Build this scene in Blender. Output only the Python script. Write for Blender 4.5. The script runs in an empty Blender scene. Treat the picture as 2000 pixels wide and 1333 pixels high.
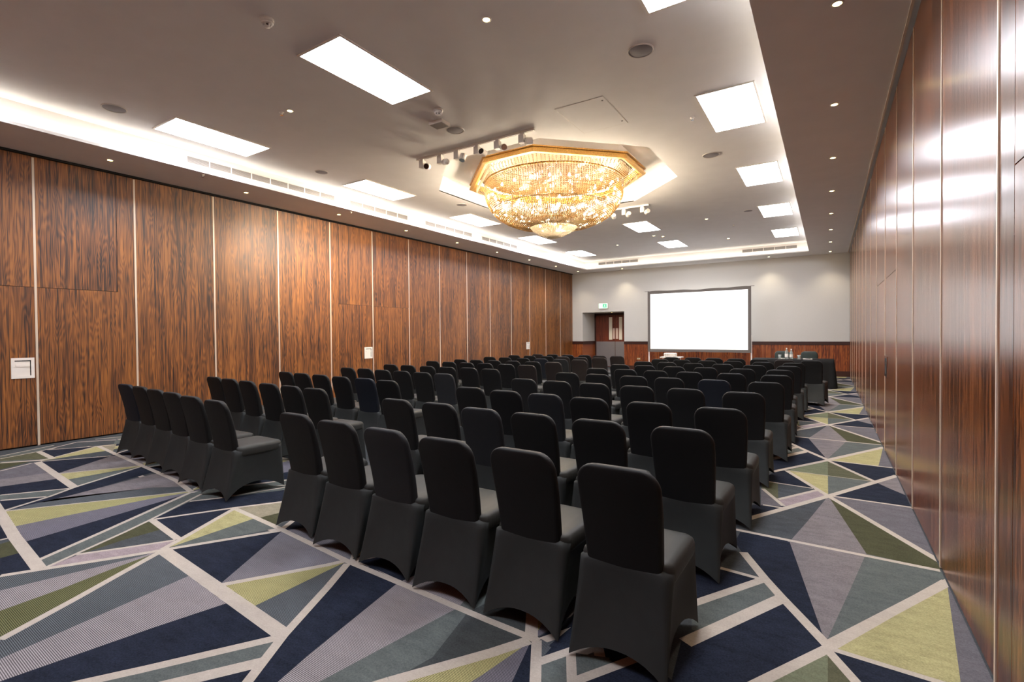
import bpy, bmesh, math, random
from mathutils import Vector, Matrix
random.seed(7)
C = bpy.context.scene.collection
PI = math.pi

# ------------------------------------------------------------------ camera, world, exposure
cam_data = bpy.data.cameras.new('camera')
cam = bpy.data.objects.new('camera', cam_data)
C.objects.link(cam)
cam_data.sensor_width = 36.0
cam_data.sensor_fit = 'HORIZONTAL'
cam_data.lens = 970.97 * 36.0 / 2000.0
cam_data.clip_start = 0.05
cam_data.clip_end = 200.0
_r = Vector((0.843968714, 0.536319099, -0.008867544))
_u = Vector((-0.000341058, 0.017068371, 0.999854267))
_f = Vector((-0.536392294, 0.843842695, -0.014588087))
_m = Matrix((( _r.x, _u.x, -_f.x, 0.0), (_r.y, _u.y, -_f.y, 0.0), (_r.z, _u.z, -_f.z, 1.5), (0, 0, 0, 1)))
cam.matrix_world = _m
bpy.context.scene.camera = cam

world = bpy.data.worlds.new('world')
bpy.context.scene.world = world
world.use_nodes = True
world.node_tree.nodes['Background'].inputs[0].default_value = (0.9, 0.85, 0.8, 1)
world.node_tree.nodes['Background'].inputs[1].default_value = 0.02
vs = bpy.context.scene.view_settings
vs.view_transform = 'Standard'
vs.look = 'None'
vs.gamma = 1.0
vs.use_curve_mapping = False
vs.exposure = 1.75

# light levels (each lamp is built with its own fitting further down)
PANEL_POWER = 9.0        # emission of the recessed ceiling panels
COVE_POWER = 4.2        # emission of the led strips in the cove
DOWN_WATT = 16.0         # spot of one recessed downlight
TRACK_WATT = 240.0       # track spot turned to the left wall
CHANDELIER_WATT = 17.5   # each of the lamps inside the chandelier

# ------------------------------------------------------------------ sizes (metres)
XL, XR, YB, YF = -9.27, 0.597, 19.45, -1.7
ZS, ZC = 4.04, 4.37            # soffit and raised tray
TX0, TX1, TY0, TY1 = -8.17, -0.51, -0.6, 18.47
OX, OY, OA = -4.45, 8.53, 2.11  # octagonal recess: centre and apothem
ZR = 4.70

# ------------------------------------------------------------------ materials
def lin(h):
    h = h.lstrip('#')
    v = [int(h[i:i+2], 16) / 255.0 for i in (0, 2, 4)]
    return tuple((x / 12.92 if x <= 0.04045 else ((x + 0.055) / 1.055) ** 2.4) for x in v) + (1.0,)

def mat(name, col, rough=0.6, metal=0.0, spec=0.5, emit=None, estr=0.0, noise=0.0, nscale=40.0, bump=0.0, coat=0.0, trans=0.0, sheen=0.0):
    m = bpy.data.materials.new(name)
    m.use_nodes = True
    nt = m.node_tree
    b = nt.nodes['Principled BSDF']
    c = lin(col) if isinstance(col, str) else tuple(col) + ((1.0,) if len(col) == 3 else ())
    b.inputs['Base Color'].default_value = c
    b.inputs['Roughness'].default_value = rough
    b.inputs['Metallic'].default_value = metal
    b.inputs['Specular IOR Level'].default_value = spec
    b.inputs['Coat Weight'].default_value = coat
    b.inputs['Transmission Weight'].default_value = trans
    b.inputs['Sheen Weight'].default_value = sheen
    if emit is not None:
        b.inputs['Emission Color'].default_value = lin(emit) if isinstance(emit, str) else tuple(emit) + (1.0,)
        b.inputs['Emission Strength'].default_value = estr
    if noise > 0 or bump > 0:
        tc = nt.nodes.new('ShaderNodeTexCoord')
        nz = nt.nodes.new('ShaderNodeTexNoise')
        nz.inputs['Scale'].default_value = nscale
        nz.inputs['Detail'].default_value = 4
        nt.links.new(tc.outputs['Object'], nz.inputs['Vector'])
        if noise > 0:
            mr = nt.nodes.new('ShaderNodeMapRange')
            mr.inputs['From Min'].default_value = 0.3
            mr.inputs['From Max'].default_value = 0.7
            mr.inputs['To Min'].default_value = 1.0 - noise
            mr.inputs['To Max'].default_value = 1.0 + noise
            nt.links.new(nz.outputs['Fac'], mr.inputs['Value'])
            mx = nt.nodes.new('ShaderNodeVectorMath')
            mx.operation = 'SCALE'
            mx.inputs[0].default_value = c[:3]
            nt.links.new(mr.outputs['Result'], mx.inputs['Scale'])
            nt.links.new(mx.outputs['Vector'], b.inputs['Base Color'])
        if bump > 0:
            bp = nt.nodes.new('ShaderNodeBump')
            bp.inputs['Strength'].default_value = bump
            bp.inputs['Distance'].default_value = 0.01
            nt.links.new(nz.outputs['Fac'], bp.inputs['Height'])
            nt.links.new(bp.outputs['Normal'], b.inputs['Normal'])
    return m

def wood(name, rough, axis='Y', dark='#29140b', mid='#663a18', light='#9a5f27', coat=0.0, spec=0.5):
    """rosewood veneer: vertical figure with dark ribbons and cathedral loops"""
    m = bpy.data.materials.new(name)
    m.use_nodes = True
    nt = m.node_tree
    N, L = nt.nodes, nt.links
    b = N['Principled BSDF']
    b.inputs['Roughness'].default_value = rough
    b.inputs['Coat Weight'].default_value = coat
    b.inputs['Coat Roughness'].default_value = 0.12
    b.inputs['Specular IOR Level'].default_value = spec
    tc = N.new('ShaderNodeTexCoord')
    oi = N.new('ShaderNodeObjectInfo')
    off = N.new('ShaderNodeMath'); off.operation = 'MULTIPLY'; off.inputs[1].default_value = 37.0
    L.new(oi.outputs['Random'], off.inputs[0])
    sep = N.new('ShaderNodeSeparateXYZ')
    L.new(tc.outputs['Object'], sep.inputs[0])
    def comb(su, sv, add=0.0):
        mu = N.new('ShaderNodeMath'); mu.operation = 'MULTIPLY'; mu.inputs[1].default_value = su
        mv = N.new('ShaderNodeMath'); mv.operation = 'MULTIPLY'; mv.inputs[1].default_value = sv
        L.new(sep.outputs[axis], mu.inputs[0]); L.new(sep.outputs['Z'], mv.inputs[0])
        c = N.new('ShaderNodeCombineXYZ')
        L.new(mu.outputs[0], c.inputs[0]); L.new(mv.outputs[0], c.inputs[1])
        ad = N.new('ShaderNodeMath'); ad.operation = 'ADD'; ad.inputs[1].default_value = add
        L.new(off.outputs[0], ad.inputs[0]); L.new(ad.outputs[0], c.inputs[2])
        return c
    def noise(c, scale, detail, dist=0.0):
        n = N.new('ShaderNodeTexNoise')
        n.inputs['Scale'].default_value = scale
        n.inputs['Detail'].default_value = detail
        n.inputs['Distortion'].default_value = dist
        L.new(c.outputs[0], n.inputs['Vector'])
        return n
    field = noise(comb(2.4, 0.24), 2.6, 2.0)           # slow field whose contours make the loops
    rings = N.new('ShaderNodeMath'); rings.operation = 'MULTIPLY'; rings.inputs[1].default_value = 120.0
    L.new(field.outputs['Fac'], rings.inputs[0])
    sn = N.new('ShaderNodeMath'); sn.operation = 'SINE'; L.new(rings.outputs[0], sn.inputs[0])
    fine = noise(comb(95.0, 1.5, 3.0), 1.3, 6.0, 0.1)
    mid_n = noise(comb(34.0, 0.6, 9.0), 1.1, 5.0, 0.2)
    band = noise(comb(2.6, 0.12, 20.0), 1.2, 2.0)
    def mad(a, k, bsock=None, badd=0.0):
        x = N.new('ShaderNodeMath'); x.operation = 'MULTIPLY_ADD'
        L.new(a, x.inputs[0]); x.inputs[1].default_value = k
        if bsock is not None: L.new(bsock, x.inputs[2])
        else: x.inputs[2].default_value = badd
        return x.outputs[0]
    s = mad(sn.outputs[0], 0.065, None, -0.35)
    s = mad(fine.outputs['Fac'], 0.86, s)
    s = mad(mid_n.outputs['Fac'], 0.60, s)
    s = mad(band.outputs['Fac'], 0.30, s)
    cr = N.new('ShaderNodeValToRGB')
    e = cr.color_ramp.elements
    e[0].position = 0.36; e[0].color = lin(dark)
    e[1].position = 0.70; e[1].color = lin(light)
    k = e.new(0.50); k.color = lin(mid)
    L.new(s, cr.inputs[0])
    L.new(cr.outputs[0], b.inputs['Base Color'])
    return m

def carpet(name, col, stripe=False, amp=0.2):
    m = bpy.data.materials.new(name)
    m.use_nodes = True
    nt = m.node_tree; N, L = nt.nodes, nt.links
    b = N['Principled BSDF']
    b.inputs['Roughness'].default_value = 0.95
    b.inputs['Specular IOR Level'].default_value = 0.1
    tc = N.new('ShaderNodeTexCoord')
    n1 = N.new('ShaderNodeTexNoise'); n1.inputs['Scale'].default_value = 110; n1.inputs['Detail'].default_value = 6; n1.inputs['Roughness'].default_value = 0.75
    n2 = N.new('ShaderNodeTexNoise'); n2.inputs['Scale'].default_value = 9; n2.inputs['Detail'].default_value = 8; n2.inputs['Roughness'].default_value = 0.7
    mp = N.new('ShaderNodeMapping'); mp.inputs['Scale'].default_value = (0.7, 1.7, 1)
    L.new(tc.outputs['Object'], n1.inputs['Vector'])
    L.new(tc.outputs['Object'], mp.inputs[0]); L.new(mp.outputs[0], n2.inputs['Vector'])
    a = N.new('ShaderNodeMath'); a.operation = 'MULTIPLY_ADD'
    L.new(n1.outputs['Fac'], a.inputs[0]); a.inputs[1].default_value = 2.0 * amp * 3.0; a.inputs[2].default_value = 1.0 - amp * 3.0
    c2 = N.new('ShaderNodeMath'); c2.operation = 'MULTIPLY_ADD'
    L.new(n2.outputs['Fac'], c2.inputs[0]); c2.inputs[1].default_value = amp * 4.0; c2.inputs[2].default_value = -amp * 2.0
    s = N.new('ShaderNodeMath'); s.operation = 'ADD'
    L.new(a.outputs[0], s.inputs[0]); L.new(c2.outputs[0], s.inputs[1])
    out = s.outputs[0]
    if stripe:
        w = N.new('ShaderNodeTexWave'); w.wave_type = 'BANDS'; w.bands_direction = 'Y'
        w.inputs['Scale'].default_value = 2 * PI / (20.0 * 0.0078)
        w.inputs['Distortion'].default_value = 0.4
        w.inputs['Detail'].default_value = 0
        rot = N.new('ShaderNodeMapping'); rot.inputs['Rotation'].default_value = (0, 0, 0.03)
        L.new(tc.outputs['Object'], rot.inputs[0]); L.new(rot.outputs[0], w.inputs['Vector'])
        q = N.new('ShaderNodeMath'); q.operation = 'MULTIPLY_ADD'
        L.new(w.outputs['Fac'], q.inputs[0]); q.inputs[1].default_value = 1.25; q.inputs[2].default_value = 0.28
        mu = N.new('ShaderNodeMath'); mu.operation = 'MULTIPLY'
        L.new(q.outputs[0], mu.inputs[0]); L.new(out, mu.inputs[1]); out = mu.outputs[0]
    v = N.new('ShaderNodeVectorMath'); v.operation = 'SCALE'
    v.inputs[0].default_value = lin(col)[:3]
    L.new(out, v.inputs['Scale'])
    L.new(v.outputs['Vector'], b.inputs['Base Color'])
    return m

M = {}
M['wood_left'] = wood('rosewood_left', 0.42, spec=0.7)
M['wood_right'] = wood('rosewood_right', 0.24, spec=0.6, mid='#5a2f15', light='#8a4d20')
M['wood_back'] = wood('rosewood_back', 0.35, axis='X', dark='#4a2010', mid='#7d3a1c', light='#a8602c')
M['wood_dark'] = mat('dark_wood', '#3a1b12', 0.4, noise=0.2, nscale=12)
M['door_wood'] = wood('door_veneer', 0.4, axis='X', dark='#4a1c10', mid='#6a2c18', light='#7d3a1e')
M['gold_dark'] = mat('aged_gold_plate', '#4a3515', 0.6, metal=0.6)
M['plaster'] = mat('ceiling_plaster', '#eae8e6', 0.85, spec=0.2, noise=0.02, nscale=3)
M['paint'] = mat('wall_paint', '#ccc9c3', 0.8, spec=0.2, noise=0.025, nscale=60)
M['cream_metal'] = mat('cream_aluminium', '#d9c8b4', 0.35, metal=0.25)
M['dark_gold'] = mat('dark_gold_rod', '#4a3517', 0.5, metal=0.5)
M['white_metal'] = mat('white_metal', '#e6dfd6', 0.4)
M['white_plastic'] = mat('white_plastic', '#d8d2ca', 0.45)
M['grey_mesh'] = mat('grey_speaker_mesh', '#8b8689', 0.7, noise=0.1, nscale=300)
M['grille'] = mat('grille_grey', '#8f8a86', 0.5)
M['grille_dark'] = mat('grille_gap', '#5c5652', 0.8)
M['dark'] = mat('dark_gap', '#120d0b', 0.8)
M['dark_lens'] = mat('dark_lens', '#2a1d18', 0.2)
M['chrome'] = mat('chrome', '#cfcfcf', 0.18, metal=1.0)
M['panel_glow'] = mat('led_panel', '#ffffff', 0.5, emit='#f4f6ff', estr=PANEL_POWER)
M['cove_glow'] = mat('cove_led', '#ffffff', 0.5, emit='#fff3e2', estr=COVE_POWER)
M['cove_glow_soft'] = mat('cove_led_dimmed', '#ffffff', 0.5, emit='#fff3e2', estr=COVE_POWER*0.35)
M['down_glow'] = mat('downlight_lamp', '#ffffff', 0.5, emit='#ffdf90', estr=9.0)
M['gold'] = mat('polished_gold', '#8a672c', 0.4, metal=0.8, noise=0.15, nscale=30)
M['gold_trim'] = mat('embossed_gold', '#b48a48', 0.4, metal=0.6, noise=0.3, nscale=60, bump=0.6)
M['bulb_glow'] = mat('chandelier_bulb', '#ffffff', 0.4, emit='#fff6ea', estr=18.0)
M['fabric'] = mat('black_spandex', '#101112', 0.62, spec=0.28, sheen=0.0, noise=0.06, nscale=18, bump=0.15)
M['fabric_stretch_lit'] = mat('stretched_lit_black_spandex', '#2a2d2d', 0.62, spec=0.3, noise=0.08, nscale=14, bump=0.05)  # paler than the backrest: fabric stretch plus overhead light put into the colour
M['fabric_seat_lit'] = mat('seat_lit_black_spandex', '#2a2b29', 0.55, spec=0.35, noise=0.06, nscale=14, bump=0.05)  # same black cover, overhead light on the seat put into a paler colour
M['fabric_charcoal'] = mat('charcoal_spandex', '#1f2124', 0.65, spec=0.28, sheen=0.0, noise=0.06, nscale=18, bump=0.15)
M['fabric_navy'] = mat('navy_spandex', '#141922', 0.65, spec=0.28, sheen=0.0, noise=0.06, nscale=18, bump=0.15)
M['fabric_brown'] = mat('brown_black_spandex', '#231e1d', 0.6, spec=0.28, sheen=0.0, noise=0.06, nscale=18, bump=0.15)
M['cloth'] = mat('black_tablecloth', '#0d0d0e', 0.75, spec=0.3)
M['screen_white'] = mat('lit_projection_screen', '#ffffff', 0.8, emit='#ffffff', estr=0.3)  # surface glows by itself, in place of light falling on it
M['screen_black'] = mat('screen_border', '#675f59', 0.7)
M['plate'] = mat('brushed_kick_plate', '#8e8a8c', 0.42, metal=0.4, noise=0.05, nscale=80)
M['pale'] = mat('pale_panel', '#dcd5c6', 0.5)
M['pinkish'] = mat('pale_push_plate', '#c9b2a8', 0.4)
M['paper'] = mat('white_paper', '#f2efe8', 0.7)
M['bottle'] = mat('bottle_glass', '#c9d2cf', 0.08, trans=0.55)
M['exit_face'] = mat('exit_sign_face', '#d8f5e2', 0.5, emit='#b4f0cc', estr=0.35)
M['exit_green'] = mat('exit_sign_green', '#4fbf86', 0.5, emit='#4cc48a', estr=0.2)
M['brass'] = mat('brass_socket', '#b08c50', 0.4, metal=0.5)
M['leather'] = mat('dark_green_leather', '#20302c', 0.45)

# glass beads: mostly clear and glossy with warm body colour
def bead_mat(name, col, w):
    m = bpy.data.materials.new(name); m.use_nodes = True
    nt = m.node_tree; N, L = nt.nodes, nt.links
    out = N['Material Output']; N.remove(N['Principled BSDF'])
    tr = N.new('ShaderNodeBsdfTranslucent'); tr.inputs[0].default_value = lin(col)
    df = N.new('ShaderNodeBsdfDiffuse'); df.inputs[0].default_value = lin(col)
    gl = N.new('ShaderNodeBsdfGlossy'); gl.inputs[0].default_value = (0.95, 0.93, 0.88, 1); gl.inputs['Roughness'].default_value = 0.08
    a = N.new('ShaderNodeMixShader'); a.inputs[0].default_value = 0.5
    L.new(tr.outputs[0], a.inputs[1]); L.new(df.outputs[0], a.inputs[2])
    b = N.new('ShaderNodeMixShader'); b.inputs[0].default_value = w
    L.new(a.outputs[0], b.inputs[1]); L.new(gl.outputs[0], b.inputs[2])
    tp = N.new('ShaderNodeBsdfTransparent'); tp.inputs[0].default_value = (1, 0.95, 0.86, 1)
    c = N.new('ShaderNodeMixShader'); c.inputs[0].default_value = 0.22      # clear part of the cut glass
    L.new(b.outputs[0], c.inputs[1]); L.new(tp.outputs[0], c.inputs[2])
    L.new(c.outputs[0], out.inputs['Surface'])
    return m
M['bead'] = bead_mat('crystal_bead', '#6a4f26', 0.5)
M['bead_clear'] = bead_mat('clear_crystal_bead', '#c9c0ae', 0.35)

# ------------------------------------------------------------------ mesh helpers
def obj(name, verts, faces, m, parent=None, smooth=False, loc=None):
    me = bpy.data.meshes.new(name)
    me.from_pydata([tuple(v) for v in verts], [], faces)
    ms = m if isinstance(m, (list, tuple)) else [m]
    for x in ms: me.materials.append(x)
    if smooth:
        me.polygons.foreach_set('use_smooth', [True] * len(me.polygons))
    me.update()
    o = bpy.data.objects.new(name, me)
    C.objects.link(o)
    if parent is not None: o.parent = parent
    if loc is not None: o.location = loc
    return o

class MB:
    """collects primitives, then links them as one mesh object"""
    def __init__(s): s.v = []; s.f = []; s.mi = []
    def add(s, v, f, mi=0):
        n = len(s.v); s.v += [tuple(x) for x in v]
        s.f += [tuple(i + n for i in q) for q in f]; s.mi += [mi] * len(f)
        return s
    def box(s, x0, x1, y0, y1, z0, z1, mi=0):
        v = [(x0,y0,z0),(x1,y0,z0),(x1,y1,z0),(x0,y1,z0),(x0,y0,z1),(x1,y0,z1),(x1,y1,z1),(x0,y1,z1)]
        return s.add(v, [(0,3,2,1),(4,5,6,7),(0,1,5,4),(1,2,6,5),(2,3,7,6),(3,0,4,7)], mi)
    def quad(s, a, b, c, d, mi=0): return s.add([a, b, c, d], [(0,1,2,3)], mi)
    def cyl(s, p, q, r, n=16, r2=None, cap=True, mi=0):
        p = Vector(p); q = Vector(q); d = (q - p).normalized()
        a = d.orthogonal().normalized(); b = d.cross(a)
        r2 = r if r2 is None else r2
        v = [p + (a*math.cos(t) + b*math.sin(t))*r for t in [2*PI*i/n for i in range(n)]]
        v += [q + (a*math.cos(t) + b*math.sin(t))*r2 for t in [2*PI*i/n for i in range(n)]]
        f = [(i, (i+1) % n, n+(i+1) % n, n+i) for i in range(n)]
        if cap: f += [tuple(range(n-1, -1, -1)), tuple(range(n, 2*n))]
        return s.add(v, f, mi)
    def lathe(s, prof, c=(0,0,0), n=24, mi=0):
        v = []; f = []
        for r, z in prof:
            for i in range(n):
                t = 2*PI*i/n; v.append((c[0]+r*math.cos(t), c[1]+r*math.sin(t), c[2]+z))
        for k in range(len(prof)-1):
            for i in range(n):
                j = (i+1) % n; f.append((k*n+i, k*n+j, (k+1)*n+j, (k+1)*n+i))
        return s.add(v, f, mi)
    def build(s, name, m, parent=None, smooth=False, loc=None):
        o = obj(name, s.v, s.f, m, parent, smooth, loc)
        o.data.polygons.foreach_set('material_index', s.mi)
        return o

def tag(o, label=None, cat=None, group=None, kind=None):
    if label: o['label'] = label
    if cat: o['category'] = cat
    if group: o['group'] = group
    if kind: o['kind'] = kind
    return o

def thing(name, label, cat, loc=(0,0,0), rz=0.0, group=None):
    o = bpy.data.objects.new(name, None); C.objects.link(o)
    o.empty_display_size = 0.1
    o.location = loc; o.rotation_euler = (0, 0, rz)
    return tag(o, label, cat, group)

def copy_tree(o, parent=None):
    c = o.copy(); C.objects.link(c)
    if parent is not None: c.parent = parent
    for ch in list(o.children): copy_tree(ch, c)
    return c

def struct(name, mb, m, parent=None, smooth=False):
    o = mb.build(name, m, parent, smooth)
    if parent is None: o['kind'] = 'structure'
    return o

def spot(parent, loc, target, watt, angle, blend=0.6, col=(1.0, 0.86, 0.62), size=0.03):
    d = bpy.data.lights.new('lamp_light', 'SPOT')
    d.energy = watt; d.spot_size = math.radians(angle); d.spot_blend = blend; d.color = col; d.shadow_soft_size = size
    o = bpy.data.objects.new('lamp_light', d); C.objects.link(o); o.parent = parent
    o.location = loc
    v = Vector(target) - Vector(loc)
    o.rotation_euler = v.to_track_quat('-Z', 'Y').to_euler()
    return o
ORD = ['first','second','third','fourth','fifth','sixth','seventh','eighth','ninth','tenth','eleventh','twelfth']

# carpet outlines in floor metres: colour key and x,y pairs; line width and x,y pairs
FRONT_CELLS = [
('Ss',[-3.96,1.61,-3.493,0.681,-3.261,0.634,-3.379,1.53]),
('Ps',[-3.261,0.634,-3.379,1.53,-2.835,1.493,-2.933,1.146,-3.053,0.592]),
('N',[-3.053,0.592,-2.933,1.146,-2.84,1.496,-2.311,1.447,-2.719,0.81,-2.898,0.561]),
('G',[-2.303,1.442,-2.189,1.274,-2.371,1.025,-2.429,0.945,-2.715,0.524,-2.898,0.561,-2.719,0.81]),
('N',[-2.199,1.285,-2.095,1.133,-2.295,0.891,-2.595,0.499,-2.715,0.524,-2.371,1.025]),
('N',[-3.926,1.621,-3.53,2.241,-3.105,1.57]),
('Ms',[-3.53,2.241,-3.105,1.57,-2.691,2.171,-2.898,2.395,-3.372,2.442]),
('Ys',[-3.057,1.563,-2.691,2.171,-2.684,1.536]),
('Ss',[-2.684,1.536,-2.673,2.156,-2.309,1.474]),
('N',[-2.284,1.449,-2.655,2.141,-2.514,2.185,-2.182,2.141,-2.053,1.422,-2.004,1.226,-2.113,1.165]),
('Ps',[-2.19,2.129,-1.713,2.09,-1.727,2.029,-1.856,1.343,-1.868,1.267,-1.99,1.205,-2.053,1.422]),
('G',[-1.713,2.09,-1.628,2.079,-1.548,1.724,-1.599,1.502,-1.647,1.376,-1.868,1.267,-1.856,1.343,-1.727,2.029]),
('D',[-1.631,2.083,-1.241,2.068,-1.599,1.502,-1.548,1.724]),
('Ys',[-1.22,2.066,-1.356,1.843,-1.571,1.475,-1.624,1.356,-1.338,1.533,-1.283,1.742]),
('Vs',[-1.22,2.066,-1.283,1.742,-1.338,1.533,-1.143,1.621,-1.147,1.781]),
('N',[-1.211,2.067,-1.147,1.781,-1.143,1.621,-1.007,1.673,-1.072,1.827]),
('Ss',[-1.19,2.094,-1.111,2.078,-1.114,1.984]),
('N',[-1.114,2.085,-1.084,2.32,-1.024,2.078,-1.111,1.964]),
('G',[-1.104,1.956,-1.027,2.089,-0.93,1.915,-0.844,1.743,-0.959,1.672]),
('G',[-1.005,2.081,-0.845,2.137,-0.87,2.017,-0.923,1.931]),
('N',[-0.919,1.911,-0.746,2.198,-0.535,1.935,-0.837,1.748]),
('Ss',[-3.956,1.564,-4.423,0.869,-4.155,0.815,-4.017,1.087,-3.968,1.324]),
('Ps',[-3.932,1.57,-4.155,0.815,-3.838,0.751,-3.861,1.043,-3.907,1.304]),
('Os',[-3.929,1.581,-3.907,1.304,-3.861,1.043,-3.838,0.751,-3.499,0.682]),
('G',[-4.483,1.088,-4.696,1.501,-5.129,2.335,-5.007,2.355,-4.662,1.801,-4.31,1.083]),
('N',[-4.982,1.131,-5.049,1.619,-5.108,2.015,-5.162,2.35,-4.721,1.509,-4.504,1.094]),
('Vs',[-5.477,1.183,-4.982,1.131,-5.049,1.619,-5.108,2.015,-5.179,2.358,-5.286,2.086,-5.397,1.559]),
('Ys',[-5.994,1.243,-5.462,1.18,-5.397,1.559,-5.286,2.086,-5.196,2.366,-5.388,2.127]),
('Ss',[-6.008,1.278,-6.102,1.598,-5.663,2.237,-5.374,2.448,-5.214,2.374,-5.388,2.127]),
('P',[-6.078,1.433,-6.067,1.756,-6.211,2.456,-5.924,2.558,-5.491,2.497,-5.378,2.445,-5.663,2.237,-6.083,1.592]),
('N',[-6.041,1.317,-6.199,1.59,-6.689,2.538,-6.329,2.503,-6.147,1.948,-6.063,1.587]),
('N',[-4.673,1.86,-4.868,2.206,-4.729,2.386,-4.479,2.905,-4.154,2.682,-4.39,2.339]),
('G',[-5.096,2.32,-5.152,2.447,-4.556,2.954,-4.457,2.863,-4.759,2.402,-4.89,2.225]),
('N',[-4.654,1.845,-4.368,2.323,-4.072,1.768]),
('O',[-4.64,1.788,-4.365,1.76,-4.381,1.527,-4.37,1.294,-4.517,1.575]),
('S',[-4.376,1.764,-4.061,1.732,-4.243,1.478,-4.359,1.282,-4.392,1.531]),
('K',[-4.041,1.723,-3.975,1.572,-4.287,1.072,-4.35,1.269,-4.222,1.471]),
('Y',[-4.332,2.329,-3.977,2.292,-3.951,1.665,-4.039,1.777]),
('G',[-3.977,2.292,-3.641,2.256,-3.938,1.643]),
('B',[-4.338,2.355,-4.124,2.652,-3.912,2.495,-3.948,2.336]),
('O',[-3.948,2.336,-3.912,2.495,-3.686,2.302]),
('N',[-7.062,1.403,-6.914,1.838,-6.369,1.797,-6.716,1.333]),
('P',[-7.418,1.475,-7.304,1.878,-6.914,1.838,-7.062,1.403]),
('M',[-8.052,1.947,-7.304,1.878,-7.418,1.475,-7.902,1.573]),
('G',[-6.695,1.329,-6.37,1.777,-6.225,1.575,-6.504,1.29]),
('N',[-6.484,1.286,-6.233,1.57,-6.082,1.205]),
('O',[-8.418,1.677,-8.18,1.928,-7.963,1.585]),
('O2',[-8.788,2.148,-8.15,2.118,-8.594,1.713,-8.74,1.742]),
('N',[-8.866,2.203,-8.47,2.677,-8.202,2.146]),
('Y',[-8.463,2.68,-8.043,2.65,-8.093,2.122,-8.092,2.008]),
('S',[-8.043,2.65,-7.677,2.576,-8.069,2.049]),
('N',[-8.014,1.998,-7.623,2.547,-7.186,1.925]),
('P',[-7.623,2.547,-7.435,2.718,-6.742,2.558,-7.159,1.917]),
('Y',[-7.123,1.916,-6.726,2.542,-6.774,1.9]),
('G',[-6.774,1.9,-6.699,2.532,-6.363,1.839]),
('S',[-8.905,2.317,-9.055,2.633,-8.771,2.995,-8.407,2.858]),
('M',[-9.099,2.647,-8.859,3.026,-8.728,2.98]),
('G',[-8.891,1.773,-9.085,2.391,-8.81,2.168,-8.777,1.75]),
('S',[-9.55,1.906,-9.342,3.225,-9.128,2.402,-8.929,1.78]),
('N',[-5.648,1.117,-5.205,1.115,-5.232,1.033]),
('O',[-5.065,0.999,-5.086,1.111,-4.756,1.079,-4.761,0.937]),
('N',[-4.761,0.937,-4.756,1.079,-4.333,1.044,-4.442,0.873]),
('G',[-8.734,2.977,-8.43,5.488,-7.702,5.012,-8.461,2.865]),
('B',[-8.491,2.7,-8.441,2.876,-7.888,2.642]),
]
FRONT_LINES = [
(0.085,[-3.96,1.61,-2.303,1.463]),
(0.05,[-4.679,1.829,-4.058,1.755]),
(0.045,[-3.96,1.61,-4.049,1.782,-4.356,2.33]),
(0.045,[-3.935,1.625,-3.549,2.253]),
(0.045,[-3.941,1.602,-3.966,1.568,-4.06,1.413,-4.287,1.072,-4.405,0.888]),
(0.05,[-3.924,1.579,-3.791,1.318,-3.644,1.043,-3.471,0.695]),
(0.03,[-4.058,1.734,-4.228,1.473,-4.379,1.26]),
(0.028,[-4.306,1.077,-4.558,1.596,-4.675,1.806,-5.027,2.378]),
(0.04,[-4.494,1.091,-4.709,1.505,-4.956,1.954,-5.171,2.354]),
(0.072,[-6.48,1.272,-5.851,1.203,-5.168,1.126,-4.319,1.052]),
(0.035,[-6.025,1.224,-6.199,1.59,-6.38,1.848,-6.715,2.548]),
(0.022,[-6.017,1.251,-5.388,2.127,-5.214,2.374]),
(0.07,[-8.044,1.966,-6.357,1.823]),
(0.03,[-6.673,1.359,-6.361,1.783]),
(0.035,[-6.452,1.313,-6.225,1.575]),
(0.06,[-8.398,1.717,-8.153,2.0,-8.139,2.154]),
(0.03,[-8.058,2.0,-7.639,2.552]),
(0.03,[-8.103,2.002,-8.482,2.68]),
(0.06,[-8.77,2.158,-8.133,2.128]),
(0.03,[-8.683,1.776,-8.79,2.163,-9.077,2.64]),
(0.03,[-8.871,1.815,-9.106,2.397]),
(0.03,[-8.806,2.254,-8.386,2.845]),
(0.05,[-8.491,2.7,-7.835,2.64,-5.714,2.466,-5.196,2.366]),
(0.03,[-7.881,1.609,-8.041,1.913]),
(0.022,[-7.159,1.917,-6.753,2.552]),
(0.035,[-4.667,1.85,-4.377,2.332,-4.147,2.662]),
(0.045,[-4.356,2.33,-3.637,2.271,-2.691,2.171,-2.277,2.149,-1.508,2.103,-1.196,2.09]),
(0.045,[-3.094,1.55,-2.755,2.068,-2.7,2.178]),
(0.05,[-2.659,2.147,-2.514,1.885,-2.295,1.457,-2.122,1.179,-2.034,1.037]),
(0.055,[-2.299,1.44,-2.604,0.975,-2.719,0.81,-2.88,0.572]),
(0.075,[-2.195,1.283,-2.371,1.025,-2.705,0.536]),
(0.065,[-1.599,1.502,-1.334,1.895,-1.232,2.068]),
(0.065,[-1.665,1.392,-1.599,1.502]),
(0.05,[-1.2,2.088,-1.062,1.834,-0.97,1.665]),
(0.05,[-1.112,1.956,-1.035,2.084,-0.923,2.268]),
(0.045,[-1.024,2.104,-0.928,1.916,-0.844,1.743]),
(0.05,[-0.925,1.918,-0.748,2.205]),
(0.03,[-5.186,1.05,-5.185,1.116]),
(0.03,[-4.898,2.22,-4.759,2.402,-4.525,2.934]),
(0.03,[-9.077,2.64,-8.771,2.995]),
]
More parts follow.
